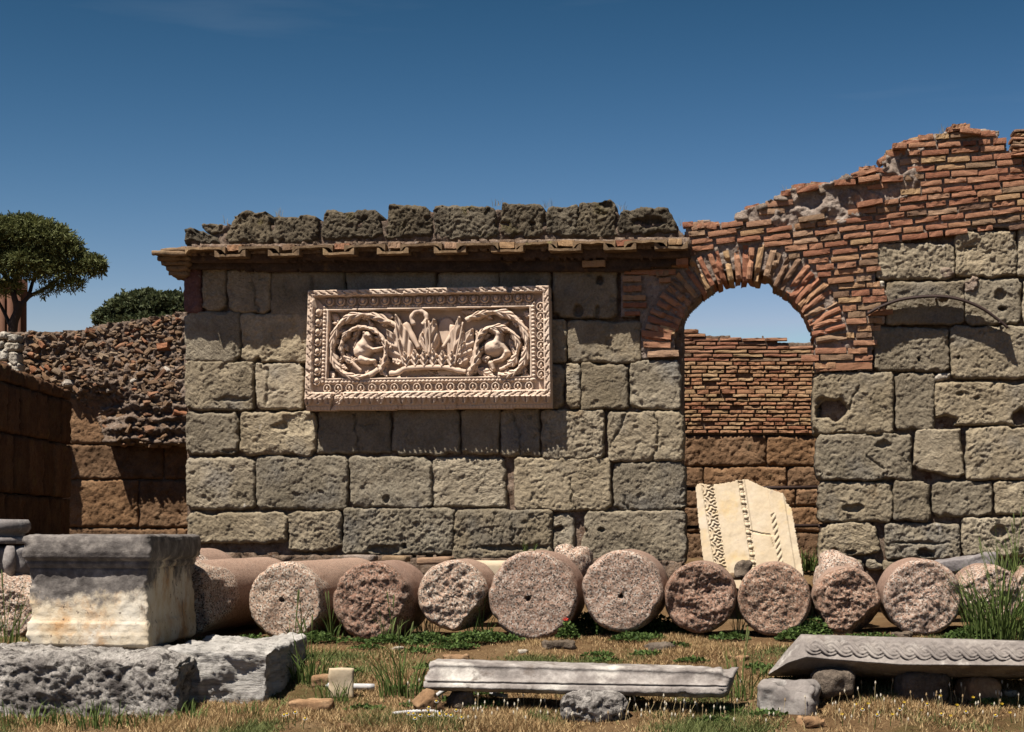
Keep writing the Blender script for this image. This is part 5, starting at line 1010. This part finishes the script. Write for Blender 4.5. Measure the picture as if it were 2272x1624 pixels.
def weeds(label, spots_, s):
    r2 = np.random.default_rng(s); V = []; C = []
    for (x, y, rx, n, h) in spots_:
        p0 = np.array(gp(x, y)); a = r2.random(n)*6.28; q_ = r2.random(n)**.5; off = np.stack([np.cos(a)*q_*rx, np.sin(a)*q_*rx*.45, h*(1-q_**2)*(.25+.75*r2.random(n))+.01], -1); p = p0+off
        u = r2.normal(size=(n, 3)); u[:, 2] = np.abs(u[:, 2])*.6; u /= np.linalg.norm(u, axis=1, keepdims=True); w_ = np.cross(u, r2.normal(size=(n, 3))); w_ /= np.linalg.norm(w_, axis=1, keepdims=True); l_ = r2.uniform(.022, .048, (n, 1))
        V.append(np.stack([p, p+u*l_*.5+w_*l_*.32, p+u*l_, p+u*l_*.5-w_*l_*.32], 1).reshape(-1, 3)); t = r2.random((n, 1)); C.append(np.repeat(np.array((.026, .048, .011))*(1-t)+np.array((.095, .140, .036))*t, 4, 0))
    V = np.concatenate(V); f = np.arange(len(V)).reshape(-1, 4)
    return tag(obj('weed_patch', mesh('weed_patch', V, f, M['leaf'], False, col=np.concatenate(C))), label, 'weeds', kind='stuff')
weeds('low leafy green weeds along the foot of the pale drums', [(1310, 1404, .26, 2200, .2), (1385, 1410, .3, 2200, .17), (1460, 1410, .26, 2200, .2), (1525, 1407, .22, 1500, .18), (1270, 1412, .14, 600, .1), (1400, 1422, .2, 700, .07), (1440, 1424, .2, 700, .07)], 1)
weeds('scattered green weeds across the dry slope', [(random.Random(3*i_).uniform(700, 2250), random.Random(5*i_+1).uniform(1425, 1610), .16, 160, .04) for i_ in range(46)], 7)
weeds('green weeds at the feet of the drums on the left', [(560, 1428, .2, 500, .07), (700, 1424, .22, 700, .09), (860, 1428, .22, 600, .08), (930, 1432, .2, 600, .1), (1120, 1424, .2, 400, .05), (1620, 1420, .2, 400, .06), (1930, 1418, .25, 300, .05), (2160, 1420, .3, 900, .12)], 8)
weeds('bright green weeds at the foot of the lumpy drum', [(1745, 1407, .2, 2000, .27), (1800, 1412, .2, 1200, .18), (1770, 1420, .2, 800, .12)], 2)
weeds('low grey green weeds left of the largest drum', [(950, 1428, .24, 900, .1), (1040, 1425, .24, 900, .1), (1080, 1420, .2, 500, .08), (1000, 1440, .2, 300, .05), (1260, 1418, .1, 400, .16)], 3)
# dry grass: one object
n = 300000; yy = rg.uniform(13.2, 17.6, n); xx = rg.uniform(-.33, .33, n)*yy
dn1 = fbm(st(xx, yy, 0*xx), 1.1, 4, 9); keep = rg.random(n) < np.clip(.62+dn1*1.7, .06, 1); xx, yy, dn1 = xx[keep], yy[keep], dn1[keep]; n = len(xx)
zz = g(xx, yy); p = st(xx, yy, zz-.004); a = rg.random(n)*6.28; H = rg.uniform(.015, .055, n)*(1+.7*np.clip(dn1, -.5, 1))*np.interp(yy, [13.2, 14.5, 17], [1.25, 1., .8]); le = rg.uniform(.3, 1.6, n)*H
tip = p+st(np.cos(a)*le, np.sin(a)*le, H); sd = st(-np.sin(a), np.cos(a), 0*a)*(.0035+.0025*rg.random((n, 1)))
V = np.stack([p-sd, p+sd, tip], 1).reshape(-1, 3); t = rg.random((n, 1)); gmask = (fbm(st(xx, yy, 0*xx), .9, 3, 21)[:, None]+.5*(rg.random((n, 1))-.5)) > .25
C = np.array((.155, .095, .042))*(1-t)+np.array((.40, .285, .145))*t; C = np.where(rg.random((n, 1)) < .25, C*np.array((.6, .5, .45)), C); C = np.where(gmask, np.array((.06, .076, .022))*(1-t)+np.array((.13, .14, .05))*t, C)
tag(obj('dry_grass', mesh('dry_grass', V, np.arange(3*n).reshape(-1, 3), M['leaf'], False, col=np.repeat(C, 3, 0))), 'short parched grass covering the slope in front of the ruin', 'grass', kind='stuff')
# seed heads and wildflowers
def flower(name, label, x, y, h, mat, r_, grp, n=9, centre=True, base=None):
    p = gp(x, y) if base is None else Vector(base); t = thing(name, label, 'flower', p, 0, grp); le = random.uniform(-.03, .03); tip = np.array([le, -.01, h])
    v, f = tube(cat([(0, 0, -.01), (le*.4, 0, h*.5), tip], 3), .003, 4); mb = MB().add(v, f, GR0); mb.build('stem', M['leaf'], t, False)
    v = [tip]; fs = []
    for k in range(n):
        a = k/n*6.283; b = a+6.283/n*.42; v += [tip+r_*np.array((math.cos(a), -.5+.5*math.sin(a), .6*math.sin(a)+.2)), tip+r_*np.array((math.cos(b), -.5+.5*math.sin(b), .6*math.sin(b)+.2)), tip+np.array((0, 0, -.006))]; fs += [[0, 3*k+1, 3*k+2], [3*k+1, 3*k+2, 3*k+3]]
    obj('petals', mesh('petals', v, fs, M[mat], False), t)
    if centre:
        v, f = rock((.02, .02, .016), (3, 3, 3), r=.01, amp=0); obj('centre', mesh('centre', v+tip+np.array((0, -.006, .006)), f, M['petal_yellow']), t)
for x, y in [(905, 1602), (922, 1592), (935, 1598), (945, 1585), (952, 1590), (960, 1600), (978, 1590), (985, 1596), (948, 1565), (968, 1575), (1000, 1596), (1012, 1582), (970, 1606), (925, 1610), (1030, 1604), (655, 1598), (640, 1602), (672, 1604), (625, 1607), (1940, 1604), (2000, 1590), (2090, 1598), (2150, 1586), (2060, 1572), (1905, 1590), (2200, 1600)]:
    flower('daisy', 'small white daisy with yellow centre in the foreground grass', x, y+14, random.uniform(.07, .12), 'petal_white', .017, 'daisies in the grass')
for x, y in [(1890, 1580), (1930, 1570), (2010, 1565), (2040, 1582), (2080, 1560), (2120, 1575), (2165, 1562), (2215, 1575), (1975, 1600), (2245, 1592), (1870, 1600), (2100, 1604)]:
    flower('yellow_flower', 'tiny yellow wildflower in the grass below the braided beam', x, y+12, random.uniform(.06, .11), 'petal_yellow', .014, 'yellow wildflowers', 7, False)
flower('poppy', 'single red poppy before the largest granite drum', 1256, 1420, .20, 'petal_red', .028, None, 6, False)
mb = MB(); r3 = np.random.default_rng(5)
for k in range(260):
    x = r3.uniform(1040, 2272) if k % 4 else r3.uniform(900, 1600); y = r3.uniform(1545, 1622); p = np.array(gp(x, y)); h = r3.uniform(.06, .17); l_ = r3.normal(0, .02, 2)
    v, f = tube([p, p+np.array((l_[0]*.4, l_[1], h*.6)), p+np.array((l_[0], l_[1], h))], .0018, 3, False); mb.add(v, f, (.30, .23, .12)); e_ = p+np.array((l_[0], l_[1], h))
    v, f = tube([e_-np.array((0, 0, .012)), e_+np.array((0, 0, .004)), e_+np.array((0, 0, .022))], [.002, .007, .003], 5); mb.add(v, f, (.52, .46, .36) if k % 3 else (.32, .22, .12))
tag(mb.build('seed_heads', M['leaf'], None, False), 'dry seed heads on thin stems in the foreground grass', 'grass', kind='stuff')
# wisps of dry plants on the wall tops
mb = MB()
for x, y in [(616, 474), (620, 474), (1108, 450), (1100, 452), (1215, 455), (1222, 452), (1372, 458), (1380, 460), (1510, 495), (1850, 402), (1876, 393), (1920, 372), (2090, 290), (2100, 288), (1745, 424), (500, 490)]:
    p = np.array(F1.loc(x, y+6, -.1)); mb.add(*blades(7, p, .05, .12, .004, .5, (.16, .13, .06), (.26, .2, .1), 2))
tag(mb.build('dry_tuft', M['leaf'], wall, False), kind='stuff')
